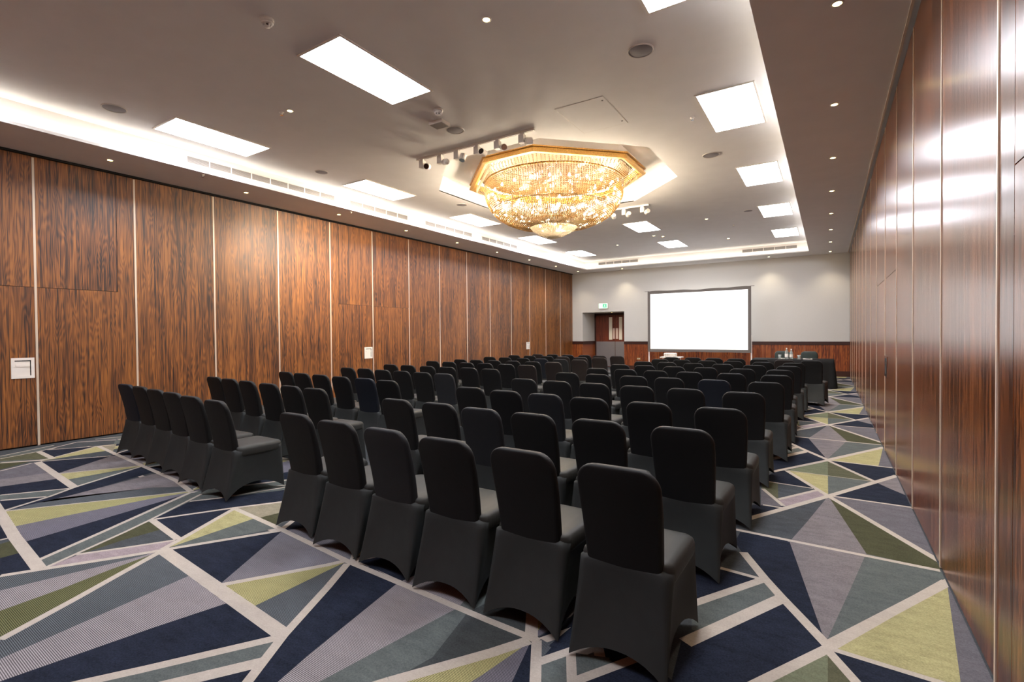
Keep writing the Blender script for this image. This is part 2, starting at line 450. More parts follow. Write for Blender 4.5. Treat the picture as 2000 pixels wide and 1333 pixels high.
AISLE_CELLS = [
('N',[-0.587,2.47,-0.204,3.082,-0.007,2.77,-0.259,2.329,-0.541,2.043]),
('N',[-0.538,4.028,-0.229,4.014,-0.013,2.819,-0.2,3.132,-0.311,3.333,-0.486,3.683,-0.544,3.822]),
('S',[-0.61,4.232,-0.478,4.427,-0.004,5.281,-0.219,4.05,-0.544,4.07]),
('P',[0.008,5.288,0.219,4.065,-0.007,2.805,-0.228,4.034]),
('O',[0.012,5.29,0.59,4.193,0.593,4.044,0.218,4.07]),
('M',[0.02,5.335,0.596,5.333,0.601,4.2]),
('G',[0.214,4.053,0.597,4.002,0.586,3.826,-0.005,2.797]),
('N',[0.028,5.349,0.381,6.049,0.593,5.704,0.594,5.347]),
('P',[0.406,6.065,0.601,6.427,0.593,5.704]),
('N',[-0.0,6.793,0.614,6.75,0.601,6.427,0.381,6.058]),
('Y',[0.005,6.796,0.598,7.909,0.586,7.476,0.475,6.814]),
('M',[0.598,7.909,0.613,6.74,0.475,6.814]),
('L',[-0.0,6.793,-0.0,6.062,-0.376,6.071]),
('O2',[-0.0,6.793,0.374,6.065,0.0,6.049]),
('Y',[-0.376,6.071,0.0,6.049,0.002,5.334]),
('G',[0.0,6.028,0.373,6.053,0.002,5.334]),
('K',[-0.077,5.487,-0.008,5.338,-0.323,4.826,-0.373,4.979]),
('S',[-0.422,5.513,-0.119,5.505,-0.374,4.995]),
('O2',[-0.545,5.479,-0.417,5.516,-0.374,4.995,-0.512,5.234]),
('N',[-0.466,5.972,-0.375,6.049,-0.119,5.516,-0.468,5.536,-0.551,5.536]),
('N',[-0.494,5.956,-0.456,6.367,-0.221,7.186,-0.005,6.801,-0.404,6.055]),
('G',[-0.617,2.818,-0.335,3.305,-0.24,3.149,-0.565,2.577]),
('N',[-0.728,3.194,-0.524,3.333,-0.356,3.306,-0.628,2.87]),
('S',[-0.531,3.344,-0.495,3.659,-0.349,3.338]),
('M',[-0.522,5.247,-0.374,4.995,-0.323,4.826,-0.473,4.75]),
('N',[-0.548,4.706,-0.321,4.798,-0.517,4.443]),
]
AISLE_LINES = [
(0.05,[-0.494,5.956,-0.005,6.79,0.598,7.909]),
(0.045,[-0.005,6.79,0.386,6.073]),
(0.055,[-0.584,4.26,-0.48,4.451,0.004,5.319,0.601,6.427]),
(0.05,[0.004,5.319,0.636,4.129]),
(0.045,[0.004,5.319,-0.376,6.071]),
(0.032,[0.02,5.335,0.596,5.333]),
(0.04,[-0.614,4.062,-0.543,4.059,0.589,4.013]),
(0.055,[-0.001,2.778,-0.221,3.155,-0.322,3.34,-0.484,3.665]),
(0.035,[0.015,6.802,0.602,6.767]),
(0.012,[-0.358,6.082,0.365,6.06]),
(0.025,[-0.551,5.536,-0.119,5.505]),
(0.035,[-0.374,4.989,-0.073,5.489]),
(0.035,[-0.523,5.254,-0.323,4.826]),
(0.03,[-0.474,4.765,-0.326,4.765]),
(0.055,[-0.64,2.804,-0.335,3.312]),
(0.075,[-0.581,2.447,-0.22,3.137]),
(0.035,[-0.577,3.346,-0.342,3.322]),
(0.055,[-0.001,2.778,0.679,3.991]),
]
# chair positions in metres
RIGHT_BLOCK = [
 [(-0.79,2.06),(-1.33,2.15),(-1.84,2.12),(-2.36,2.16),(-2.85,2.17),(-3.43,2.29)],
 [(-0.75,3.14),(-1.33,3.11),(-1.89,3.13),(-2.35,3.14),(-2.81,3.26),(-3.35,3.25)],
 [(-0.69,4.11),(-1.29,4.13),(-1.88,4.15),(-2.36,4.24),(-2.83,4.27),(-3.36,4.41)],
 [(-0.69,5.28),(-1.27,5.34),(-1.80,5.34),(-2.34,5.41),(-2.84,5.44),(-3.37,5.57)],
 [(-0.60,6.46),(-1.20,6.50),(-1.77,6.50),(-2.24,6.55),(-2.80,6.65),(-3.31,6.73)],
 [(-0.57,7.57),(-1.16,7.59),(-1.77,7.58),(-2.28,7.67),(-2.80,7.78),(-3.23,7.75)],
 [(-0.62,8.62),(-1.15,8.63),(-1.74,8.67),(-2.25,8.64),(-2.80,8.83),(-3.27,8.90)],
 [(-0.56,9.60),(-1.10,9.69),(-1.64,9.75),(-2.17,9.77),(-2.71,9.95),(-3.18,9.99)],
 [(-0.54,10.61),(-1.06,10.67),(-1.63,10.86),(-2.11,10.74),(-2.66,10.91),(-3.15,11.10)],
 [(-0.33,11.59),(-0.81,11.63),(-1.25,11.80),(-1.67,11.83),(-2.16,11.94),(-2.65,12.08),(-3.09,11.88)],
]
LEFT_BLOCK = [
 [(-4.78,2.37),(-5.34,2.40),(-5.89,2.49),(-6.40,2.54),(-6.96,2.61),(-7.45,2.62)],
 [(-4.87,3.50),(-5.36,3.51),(-5.85,3.52),(-6.48,3.61),(-7.04,3.69),(-7.58,3.78)],
 [(-4.85,4.54),(-5.35,4.64),(-5.89,4.63),(-6.48,4.75),(-7.01,4.79),(-7.50,4.85)],
 [(-4.89,5.72),(-5.37,5.78),(-5.89,5.84),(-6.34,5.86),(-6.95,6.01),(-7.37,5.99)],
 [(-4.83,6.85),(-5.37,6.97),(-5.83,6.93),(-6.29,6.92),(-6.89,7.02),(-7.39,7.05)],
 [(-4.80,8.03),(-5.29,8.07),(-5.88,8.17),(-6.34,8.15),(-6.87,8.22),(-7.45,8.40)],
 [(-4.81,9.04),(-5.21,9.01),(-5.82,9.17),(-6.31,9.12),(-6.78,9.10),(-7.29,9.17)],
 [(-4.70,10.14),(-5.18,10.20),(-5.69,10.16),(-6.20,10.16),(-6.85,10.41),(-7.38,10.52)],
 [(-4.70,11.25),(-5.10,11.12),(-5.69,11.31),(-6.16,11.37),(-6.75,11.45),(-7.31,11.57)],
 [(-4.54,12.06),(-5.05,12.08),(-5.60,12.39),(-5.99,12.25),(-6.49,12.33),(-6.96,12.30)],
]

# ------------------------------------------------------------------ floor: patterned carpet
CARPET = {'W': carpet('carpet_cream', '#aea59b', amp=0.10)}
for k, c in dict(N='#202532', S='#44484c', G='#575d5c', D='#404445', M='#605e64', P='#736e70', O='#454633', O2='#525341',
                 Y='#9b966e', B='#827c6b', K='#8f8387', V='#504f58', L='#686d59').items():
    CARPET[k] = carpet('carpet_' + k.lower(), c, amp=0.42 if k == 'N' else 0.24)
for k, c in dict(S='#53585d', P='#878285', M='#716f75', Y='#9a966a', V='#6a6872', O='#5b5c40').items():
    CARPET[k + 's'] = carpet('carpet_ribbed_' + k.lower(), c, stripe=True, amp=0.12)
CK = list(CARPET)

def clip(poly):
    for ax, lim, sg in ((0, XL + 0.003, 1), (0, XR - 0.003, -1), (1, YF + 0.003, 1), (1, YB + 1.2, -1)):
        out = []
        for i in range(len(poly)):
            a, b = poly[i-1], poly[i]
            ia, ib = (a[ax] - lim) * sg >= 0, (b[ax] - lim) * sg >= 0
            if ia != ib:
                t = (lim - a[ax]) / (b[ax] - a[ax])
                out.append((a[0] + (b[0]-a[0])*t, a[1] + (b[1]-a[1])*t))
            if ib: out.append(b)
        poly = out
        if len(poly) < 3: return None
    return poly

def cells(mb, L, fn, z):
    for i, (k, v) in enumerate(L):
        p = [fn(v[j], v[j+1]) for j in range(0, len(v), 2)]
        p = clip(p)
        if not p: continue
        ar = sum(p[j-1][0]*p[j][1] - p[j][0]*p[j-1][1] for j in range(len(p)))
        if ar < 0: p.reverse()
        mb.add([(x, y, z + i*1e-6) for x, y in p], [tuple(range(len(p)))], CK.index(k))

def lines(mb, L, fn, z):
    for i, (w, v, *kk) in enumerate(L):
        p = [fn(v[j], v[j+1]) for j in range(0, len(v), 2)]
        for si, (a, b) in enumerate(zip(p, p[1:])):
            e0 = 0.0 if si == 0 else 0.35*w; e1 = 0.0 if si == len(p)-2 else 0.35*w; dz = (si % 2)*3e-5
            d = Vector((b[0]-a[0], b[1]-a[1]))
            if d.length < 1e-6: continue
            d.normalize(); n = Vector((-d.y, d.x)) * w * 0.5
            q = clip([(a[0]-n.x-d.x*e0, a[1]-n.y-d.y*e0), (b[0]-n.x+d.x*e1, b[1]-n.y+d.y*e1), (b[0]+n.x+d.x*e1, b[1]+n.y+d.y*e1), (a[0]+n.x-d.x*e0, a[1]+n.y-d.y*e0)])
            if q: mb.add([(x, y, z + i*4e-7 + dz) for x, y in q], [tuple(range(len(q)))], kk[0] if kk else 0)

fl = MB()
fl.box(XL - 0.1, XR + 0.1, YF - 0.1, YB + 1.5, -0.1, 0.0, CK.index('S'))
PER = 4.045
mir = lambda x, y: 3.985 + 0.14*abs(x) - y
for n in range(-1, 5):
    cells(fl, FRONT_CELLS, lambda x, y, n=n: (x, mir(x, y) + n*PER), 0.0002)
    lines(fl, FRONT_LINES, lambda x, y, n=n: (x, mir(x, y) + n*PER), 0.0004)
for n in (-1, 1, 2, 3, 4):
    cells(fl, FRONT_CELLS, lambda x, y, n=n: (x, y + n*PER), 0.0006)
    lines(fl, FRONT_LINES, lambda x, y, n=n: (x, y + n*PER), 0.0008)
def grow(L, w):
    out = []
    for k, v in L:
        p = [(v[j], v[j+1]) for j in range(0, len(v), 2)]
        for a, b in zip(p, p[1:] + p[:1]): out.append((w, [a[0], a[1], b[0], b[1]], CK.index(k)))
    return out
lines(fl, grow(FRONT_CELLS, 0.03), lambda x, y: (x, y), 0.0010)
cells(fl, FRONT_CELLS, lambda x, y: (x, y), 0.0013)
lines(fl, FRONT_LINES, lambda x, y: (x, y), 0.0015)
for n in range(-1, 4):
    lines(fl, grow(AISLE_CELLS, 0.03), lambda x, y, n=n: (x, y + n*PER), 0.0017)
    cells(fl, AISLE_CELLS, lambda x, y, n=n: (x, y + n*PER), 0.0019)
    lines(fl, AISLE_LINES, lambda x, y, n=n: (x, y + n*PER), 0.0021)
struct('floor', fl, [CARPET[k] for k in CK])

# ------------------------------------------------------------------ ceiling
ce = MB()
zt = ZS + 0.02
def flat(x0, x1, y0, y1, z0, z1): ce.box(x0, x1, y0, y1, z0, z1)
flat(XL-0.1, TX0, YF-0.1, YB+0.1, ZS, zt); flat(TX1, XR+0.1, YF-0.1, YB+0.1, ZS, zt)
flat(TX0, TX1, YF-0.1, TY0, ZS, zt); flat(TX0, TX1, TY1, YB+0.1, ZS, zt)
CO = 0.14     # cove depth behind the soffit edge
LIP = 0.012
for a in ((TX0-LIP, TX0, TY0, TY1), (TX1, TX1+LIP, TY0, TY1), (TX0, TX1, TY0-LIP, TY0), (TX0, TX1, TY1, TY1+LIP)):
    ce.box(a[0], a[1], a[2], a[3], zt, zt+0.018)
fx0, fx1, fy0, fy1 = TX0-CO, TX1+CO, TY0-CO, TY1+CO
ce.box(fx0-0.03, fx0, fy0, fy1, zt, ZC); ce.box(fx1, fx1+0.03, fy0, fy1, zt, ZC)
ce.box(fx0, fx1, fy0-0.03, fy0, zt, ZC); ce.box(fx0, fx1, fy1, fy1+0.03, zt, ZC)
octo = lambda a, z, ph=PI/8: [(OX + a/math.cos(PI/8)*math.cos(ph+PI/4*i), OY + a/math.cos(PI/8)*math.sin(ph+PI/4*i), z) for i in range(8)]
o8 = octo(OA, ZC)
# raised tray with the octagon cut out: four outer strips and four corner pieces
x0, x1, y0, y1 = OX-OA, OX+OA, OY-OA, OY+OA
def tri(pts): ce.add(pts, [tuple(range(len(pts)))])
for a in ((fx0, x0, fy0, fy1), (x1, fx1, fy0, fy1), (x0, x1, fy0, y0), (x0, x1, y1, fy1)):
    ce.box(a[0], a[1], a[2], a[3], ZC, ZC+0.02)
h = OA*math.tan(PI/8)
for sx in (-1, 1):
    for sy in (-1, 1):
        p = [(OX+sx*OA, OY+sy*OA, ZC), (OX+sx*OA, OY+sy*h, ZC), (OX+sx*h, OY+sy*OA, ZC)]
        tri(p)
for i in range(8):
    a, b = o8[i], o8[(i+1) % 8]
    ce.quad(a, b, (b[0], b[1], ZR), (a[0], a[1], ZR))
r8 = octo(OA, ZR)
tri(r8)
struct('ceiling', ce, M['plaster'])
sh = MB()
for i in range(8):   # shadow-gap bead round the recess where wall and lid meet
    a, b = octo(OA-0.004, ZR-0.13)[i], octo(OA-0.004, ZR-0.13)[(i+1) % 8]
    c, d = octo(OA-0.012, ZR-0.136)[(i+1) % 8], octo(OA-0.012, ZR-0.136)[i]
    sh.quad(a, b, c, d)
struct('trim_1', sh, M['plaster'])
# dark shadow gaps where the panel walls meet the soffit
gp = MB(); gp.box(XR-0.055, XR-0.035, YF, YB, ZS-0.012, ZS); struct('trim_2', gp, M['cream_metal'])
gp = MB(); gp.box(XL, XL+0.03, YF, YB, ZS-0.03, ZS-0.001); struct('trim_3', gp, M['dark'])

# ------------------------------------------------------------------ panelled side walls
def wall_slab(name, xa, xb):
    mb = MB(); mb.box(xa, xb, YF, YB, 0, ZS); return struct(name, mb, M['dark'])
wl = wall_slab('wall_left', XL-0.12, XL-0.04)
wr = wall_slab('wall_right', XR+0.04, XR+0.12)

def extrude_x(poly, xa, xb):
    """poly in (y, z), solid between xa and xb"""
    n = len(poly)
    v = [(xa, y, z) for y, z in poly] + [(xb, y, z) for y, z in poly]
    f = [tuple(range(n)), tuple(range(2*n-1, n-1, -1))] + [(i, (i+1) % n, n+(i+1) % n, n+i) for i in range(n)]
    return v, f
def panel(parent, poly, xa, xb, m):
    v, f = extrude_x(poly, xa, xb)
    return obj('wood_panel', v, f, m, parent)
G = 0.0025
zb, ztp = 0.02, ZS - 0.035
SEAM_L = [YF, -1.38, -0.16, 1.06, 2.285, 3.47, 4.67, 5.90, 7.13, 8.335, 9.57, 10.79, 12.05, 13.27, 14.55, 15.80, 17.04, 18.29, 19.22, YB]
JZ = 2.2
for i, (a, b) in enumerate(zip(SEAM_L, SEAM_L[1:])):
    a2, b2 = a + G, b - G
    if i in (0, 1, 2, 3):
        if i == 3:
            panel(wl, [(a2, zb), (b2, zb), (b2, JZ), (a2, JZ)], XL-0.04, XL, M['wood_left'])
            panel(wl, [(a2, JZ+0.006), (b2, JZ+0.006), (b2, ztp), (a2, ztp)], XL-0.04, XL, M['wood_left'])
            continue
    if i == 4:    # pass-door outline: upper leaf stops at a vertical joint
        panel(wl, [(a2, zb), (b2, zb), (b2, ztp), (3.235, ztp), (3.235, JZ), (a2, JZ)], XL-0.04, XL, M['wood_left'])
        panel(wl, [(a2, JZ+0.006), (3.229, JZ+0.006), (3.229, ztp), (a2, ztp)], XL-0.04, XL, M['wood_left'])
    elif i == 8:
        panel(wl, [(a2, zb), (b2, zb), (b2, JZ), (7.345, JZ), (7.345, ztp), (a2, ztp)], XL-0.04, XL, M['wood_left'])
        panel(wl, [(7.351, JZ+0.006), (b2, JZ+0.006), (b2, ztp), (7.351, ztp)], XL-0.04, XL, M['wood_left'])
    elif i == 9:
        panel(wl, [(a2, zb), (b2, zb), (b2, JZ-0.01), (a2, JZ-0.01)], XL-0.04, XL, M['wood_left'])
        panel(wl, [(a2, JZ-0.005), (b2, JZ-0.005), (b2, ztp), (a2, ztp)], XL-0.04, XL, M['wood_left'])
    else:
        panel(wl, [(a2, zb), (b2, zb), (b2, ztp), (a2, ztp)], XL-0.04, XL, M['wood_left'])
for s in SEAM_L[1:-2]:
    mb = MB(); mb.box(XL-0.02, XL+0.005, s-0.0125, s+0.0125, 0.005, ZS-0.045)
    mb.build('edge_strip', M['cream_metal'], wl)
SEAM_R = [YF, -0.82, 0.40, 1.62, 2.835, 4.06, 5.28, 6.45, 7.67, 8.94, 10.12, 11.37, 12.52, 13.72, 14.95, 16.17, 17.38, 18.55, YB-0.12, YB]
for i, (a, b) in enumerate(zip(SEAM_R, SEAM_R[1:])):
    a2, b2 = a + G, b - G
    if i == 3:
        panel(wr, [(a2, zb), (2.62, zb), (2.62, 2.12), (a2, 2.12)], XR, XR+0.04, M['wood_right'])
        panel(wr, [(a2, 2.126), (2.62, 2.126), (2.62, ztp), (a2, ztp)], XR, XR+0.04, M['wood_right'])
        panel(wr, [(2.626, zb), (b2, zb), (b2, ztp), (2.626, ztp)], XR, XR+0.04, M['wood_right'])
    elif i in (7, 8):
        panel(wr, [(a2, zb), (b2, zb), (b2, 2.13), (a2, 2.13)], XR, XR+0.04, M['wood_right'])
        panel(wr, [(a2, 2.136), (b2, 2.136), (b2, ztp), (a2, ztp)], XR, XR+0.04, M['wood_right'])
    else:
        panel(wr, [(a2, zb), (b2, zb), (b2, ztp), (a2, ztp)], XR, XR+0.04, M['wood_right'] if i < 18 else M['wood_dark'])
for s in SEAM_R[1:-2]:
    mb = MB(); mb.box(XR-0.005, XR+0.02, s-0.009, s+0.009, 0.005, ZS-0.045)
    mb.build('edge_strip', M['cream_metal'], wr)

# flush pull handles set in the left wall, close to a seam
def flush_handle(y0, y1, z0, z1, label):
    t = thing('recessed_pull_handle', label, 'handle', (XL, (y0+y1)/2, (z0+z1)/2), group='pull handles of the sliding wall')
    hw, hh = (y1-y0)/2, (z1-z0)/2
    mb = MB(); w = 0.035
    for a in ((-hw, hw, hh-w, hh), (-hw, hw, -hh, -hh+w), (-hw, -hw+w, -hh+w, hh-w), (hw-w, hw, -hh+w, hh-w)):
        mb.box(0.0, 0.012, a[0], a[1], a[2], a[3])
    mb.build('frame', M['white_metal'], t)
    mb = MB(); mb.box(-0.001, 0.003, -hw+w, hw-w, -hh+w, hh-w); mb.build('back_plate', M['white_metal'], t)
    mb = MB(); mb.box(0.003, 0.011, -hw+w+0.012, hw-w-0.012, 0.02, 0.055); mb.build('pull_bar', M['white_metal'], t)
    mb = MB(); mb.box(0.003, 0.0045, -hw+w, hw-w, hh-w-0.012, hh-w); mb.box(0.003, 0.0045, hw-w-0.010, hw-w, -hh+w, hh-w-0.012)
    mb.build('painted_recess_shade', M['dark'], t)  # dark strips stand in for shade inside the frame, top and one side
flush_handle(2.02, 2.255, 0.95, 1.23, 'square white recessed pull handle on the wood wall nearest the camera')
flush_handle(8.06, 8.30, 0.94, 1.21, 'square white recessed pull handle on the left wood wall, middle of three')
flush_handle(15.55, 15.78, 0.93, 1.19, 'small white recessed pull handle on the far left wood wall, above distant chairs')
t = thing('sliding_wall_latch', 'narrow silver latch plate with two dark slots on the right wood wall', 'latch', (XR, 7.50, 1.065))
mb = MB(); mb.box(-0.008, 0.0, -0.15, 0.15, -0.125, 0.125); mb.build('latch_plate', M['chrome'], t)
mb = MB(); mb.box(-0.010, -0.008, -0.07, 0.07, 0.055, 0.10); mb.build('slot', M['dark'], t)
mb = MB(); mb.box(-0.010, -0.008, -0.07, 0.07, -0.09, 0.035); mb.build('slot', M['dark'], t)

# ------------------------------------------------------------------ back wall with door recess
DX0, DX1, DZ, DY = -8.80, -6.97, 2.37, 20.75
bw = MB()
bw.box(XL-0.12, DX0, YB, YB+0.15, 0, ZS); bw.box(DX1, XR+0.12, YB, YB+0.15, 0, ZS); bw.box(DX0, DX1, YB, YB+0.15, DZ, ZS)
bw.box(DX0-0.1, DX0, YB+0.15, DY+0.1, 0, DZ+0.1); bw.box(DX1, DX1+0.1, YB+0.15, DY+0.1, 0, DZ+0.1)
bw.box(DX0-0.1, DX1+0.1, YB+0.15, DY+0.1, DZ, DZ+0.1)
wb = struct('wall_back', bw, M['paint'])
WZ = 1.15
def wain(x0, x1):
    n = max(1, round((x1-x0)/1.2)); w = (x1-x0)/n
    for i in range(n):
        mb = MB(); mb.box(x0+i*w+0.002, x0+(i+1)*w-0.002, YB-0.018, YB, 0.16, WZ-0.11)
        mb.build('wainscot_panel', M['wood_back'], wb)
    mb = MB(); mb.box(x0, x1, YB-0.034, YB, WZ-0.115, WZ); mb.box(x0, x1, YB-0.042, YB, WZ-0.02, WZ); mb.build('dado_rail', M['wood_dark'], wb)
wain(XL, DX0); wain(DX1, XR-0.002)
mb = MB(); mb.box(DX0, DX0+0.016, YB, DY, 0.0, WZ-0.11); mb.build('wainscot_panel', M['wood_back'], wb)
mb = MB(); mb.box(DX0, DX0+0.03, YB-0.03, DY, WZ-0.11, WZ); mb.build('dado_rail', M['wood_dark'], wb)
mb = MB(); mb.box(DX1, XR, YB-0.024, YB, 0.0, 0.18); mb.box(XL, DX0, YB-0.024, YB, 0.0, 0.18); struct('baseboard_back', mb, M['wood_dark'])
mb = MB(); mb.box(XL-0.1, XR+0.1, YF-0.12, YF, 0, ZS); struct('wall_front', mb, M['wood_back'])

door = MB(); door.box(DX0, DX1, DY-0.02, DY+0.06, 0, DZ)
dr = struct('door_1', door, M['wood_dark'])
SE = -7.82
for (a, b) in ((DX0+0.10, SE-0.004), (SE+0.004, DX1-0.02)):
    mb = MB(); mb.box(a, b, DY-0.07, DY-0.02, 0.01, DZ-0.10); lf = mb.build('door_leaf', M['door_wood'], dr)
    mb = MB(); mb.box(a+0.005, b-0.003, DY-0.078, DY-0.07, 0.03, 1.12); mb.build('kick_plate', M['plate'], lf)
    vx = (-8.10, -7.95) if a < SE-0.1 else (-7.64, -7.50)
    mb = MB(); mb.box(vx[0], vx[1], DY-0.077, DY-0.07, 1.20, 2.18); mb.build('vision_panel', M['pale'], lf)
    px = (-7.92, SE-0.012) if a < SE-0.1 else (SE+0.03, -7.68)
    mb = MB(); mb.box(px[0], px[1], DY-0.079, DY-0.07, 1.24, 1.70); mb.build('push_plate', M['pinkish'], lf)

# exit sign above the recess
t = thing('exit_sign', 'small lit green exit sign mounted above the door recess', 'sign', (-7.85, YB, 2.62))
mb = MB(); mb.box(-0.20, 0.20, -0.05, 0.0, -0.115, 0.115); mb.build('housing', M['white_plastic'], t)
mb = MB(); mb.box(-0.185, 0.185, -0.054, -0.05, -0.10, 0.10); mb.build('lit_face', M['exit_face'], t)
mb = MB(); mb.box(-0.01, 0.15, -0.057, -0.054, -0.075, 0.075); mb.build('doorway_symbol', M['exit_green'], t)
mb = MB()
mb.cyl((0.075, -0.057, 0.045), (0.075, -0.059, 0.045), 0.014, 10)
mb.add([(0.05,-0.059,0.028),(0.09,-0.059,0.032),(0.085,-0.059,-0.012),(0.055,-0.059,-0.012)], [(0,3,2,1)])
mb.add([(0.055,-0.059,-0.012),(0.07,-0.059,-0.012),(0.04,-0.059,-0.06),(0.028,-0.059,-0.055)], [(0,3,2,1)])
mb.add([(0.07,-0.059,-0.012),(0.085,-0.059,-0.012),(0.115,-0.059,-0.055),(0.10,-0.059,-0.06)], [(0,3,2,1)])
mb.build('running_figure_symbol', M['exit_face'], t)
t = thing('wall_socket', 'small brass socket plate low on the back wall wainscot', 'socket', (-6.37, YB-0.018, 0.46))
mb = MB(); mb.box(-0.075, 0.075, -0.01, 0, -0.045, 0.045); mb.build('face_plate', M['brass'], t)
mb = MB(); mb.box(-0.05, -0.01, -0.013, -0.01, -0.02, 0.02); mb.box(0.01, 0.05, -0.013, -0.01, -0.02, 0.02); mb.build('outlet', M['white_plastic'], t)

# ------------------------------------------------------------------ cove led strips
for nm, a in (('left', (TX0-0.05, TX0-0.02, TY0, TY1)), ('right', (TX1+0.02, TX1+0.05, TY0, TY1)), ('near', (TX0, TX1, TY0-0.05, TY0-0.02)), ('far', (TX0, TX1, TY1+0.02, TY1+0.05))):
    mb = MB(); mb.box(a[0], a[1], a[2], a[3], zt, zt+0.008)
    o = mb.build('cove_light_strip', M['cove_glow'] if nm in ('left', 'far') else M['cove_glow_soft'])
    tag(o, 'warm white light strip hidden in the %s side of the ceiling cove' % nm, 'light', 'cove light strips')

# ------------------------------------------------------------------ recessed ceiling panels
def light_panel(x0, x1, y0, y1, label):
    t = thing('ceiling_light_panel', label, 'ceiling light', ((x0+x1)/2, (y0+y1)/2, ZC), group='rectangular ceiling light panels')
    hx, hy = (x1-x0)/2, (y1-y0)/2
    mb = MB(); w = 0.022
    for a in ((-hx-w, hx+w, hy, hy+w), (-hx-w, hx+w, -hy-w, -hy), (-hx-w, -hx, -hy, hy), (hx, hx+w, -hy, hy)):
        mb.box(a[0], a[1], a[2], a[3], -0.012, 0.0)
    mb.build('frame', M['white_metal'], t)
    mb = MB(); mb.box(-hx, hx, -hy, hy, -0.006, 0.0); mb.build('diffuser', M['panel_glow'], t)
ROWS = [0.05, 3.18, 6.34, 9.50, 12.68, 15.84]
for ci, (cx0, cn) in enumerate(((-7.81, 'left'), (-4.56, 'middle'), (-1.35, 'right'))):
    for ri, y in enumerate(ROWS):
        if ci == 1 and ri in (2, 3): continue
        if ri == 0: lab = 'bright rectangular ceiling light panel of the %s row, nearest to the camera and overhead' % cn
        elif ri == 5: lab = 'bright ceiling light panel farthest away in the %s row, by the back wall' % cn
        else: lab = 'bright rectangular ceiling light panel, %s along the %s row' % (ORD[ri], cn)
        light_panel(cx0, cx0+0.62, y, y+1.28, lab)

# ------------------------------------------------------------------ downlights
def make_downlight():
    t = thing('downlight', 'x', 'downlight')
    mb = MB(); mb.lathe([(0.030, 0.0), (0.032, -0.005), (0.044, -0.006), (0.047, 0.0)], n=20); mb.build('bezel', M['white_metal'], t, True)
    mb = MB(); mb.cyl((0, 0, -0.001), (0, 0, -0.004), 0.031, 16); mb.build('lamp', M['down_glow'], t)
    spot(t, (0, 0, -0.02), (0, 0, -1), DOWN_WATT, 95, 0.8)
    return t
dl0 = make_downlight(); dl_used = False
def downlight(x, y, z, label, group):
    global dl_used
    t = dl0 if not dl_used else copy_tree(dl0)
    dl_used = True
    t.location = (x, y, z); tag(t, label, 'downlight', group)
for i in range(11):
    y = 0.58 + 2.035*i
    if i in (0, 10): continue
    w = 'overhead beside the camera, out of view' if i == 1 else ('in the far right corner' if i == 9 else ORD[i-2] + ' from the near end')
    downlight(0.06, y, ZS, 'tiny warm downlight in the right soffit, %s' % w, 'downlights of the right soffit')
for i in range(10):
    y = 0.99 + 1.975*i
    if i == 0: continue
    w = 'nearest' if i == 1 else ('in the far left corner' if i == 9 else '%s from the near end' % ORD[i-1])
    downlight(-8.68, y, ZS, 'tiny warm downlight in the left soffit, %s' % w, 'downlights of the left soffit')
for x, w in ((-6.88, 'left above the exit sign'), (-5.2, 'above the left edge of the screen'), (-3.45, 'above the right part of the screen'), (-1.70, 'above the head table')):
    if x in (-6.88, -1.70): downlight(x, 19.0, ZS, 'tiny warm downlight in the back soffit, %s' % w, 'downlights of the back soffit')
for x, y, w in ((-2.63, 3.75, 'nearest right, at the top of the picture'), (-5.79, 3.88, 'near left, left of the smoke detectors'), (-2.60, 13.34, 'right, beyond the chandelier'), (-2.58, 16.5, 'right, close to the back wall'),
                (-5.81, 15.62, 'left, close to the back wall'), (-4.36, 14.75, 'middle, left of a pair'), (-4.16, 15.0, 'middle, right of a pair')):
    downlight(x, y, ZC, 'small warm downlight in the raised ceiling, %s' % w, 'downlights of the raised ceiling')
downlight(-7.72, 20.05, DZ, 'small downlight in the head of the door recess', 'door recess downlight')

# ------------------------------------------------------------------ round ceiling speakers, detectors, hatch
def ceiling_speaker(x, y, r, label):
    t = thing('ceiling_speaker', label, 'speaker', (x, y, ZC), group='round ceiling speakers')
    mb = MB(); mb.lathe([(r-0.012, -0.004), (r-0.006, -0.010), (r, -0.006), (r+0.002, 0)], n=40); mb.build('rim', M['white_plastic'], t, True)
    mb = MB(); mb.lathe([(0.0, -0.012), (r*0.6, -0.010), (r-0.010, -0.005)], n=40); mb.build('grille', M['grey_mesh'], t, True)
ceiling_speaker(-7.54, 2.63, 0.13, 'round grey ceiling speaker at the left, beside the light cove')
ceiling_speaker(-1.61, 5.02, 0.13, 'round grey ceiling speaker at the top right of the raised ceiling')
ceiling_speaker(-4.42, 5.51, 0.13, 'round grey ceiling speaker beside the white sensor box')
ceiling_speaker(-1.60, 8.58, 0.13, 'round ceiling speaker right of the chandelier')
ceiling_speaker(-7.50, 5.62, 0.11, 'small round ceiling speaker between two left light panels')
ceiling_speaker(-6.85, 8.75, 0.12, 'pale round ceiling speaker left of the chandelier recess')
ceiling_speaker(-1.60, 13.0, 0.10, 'pale round ceiling speaker far right near the back')

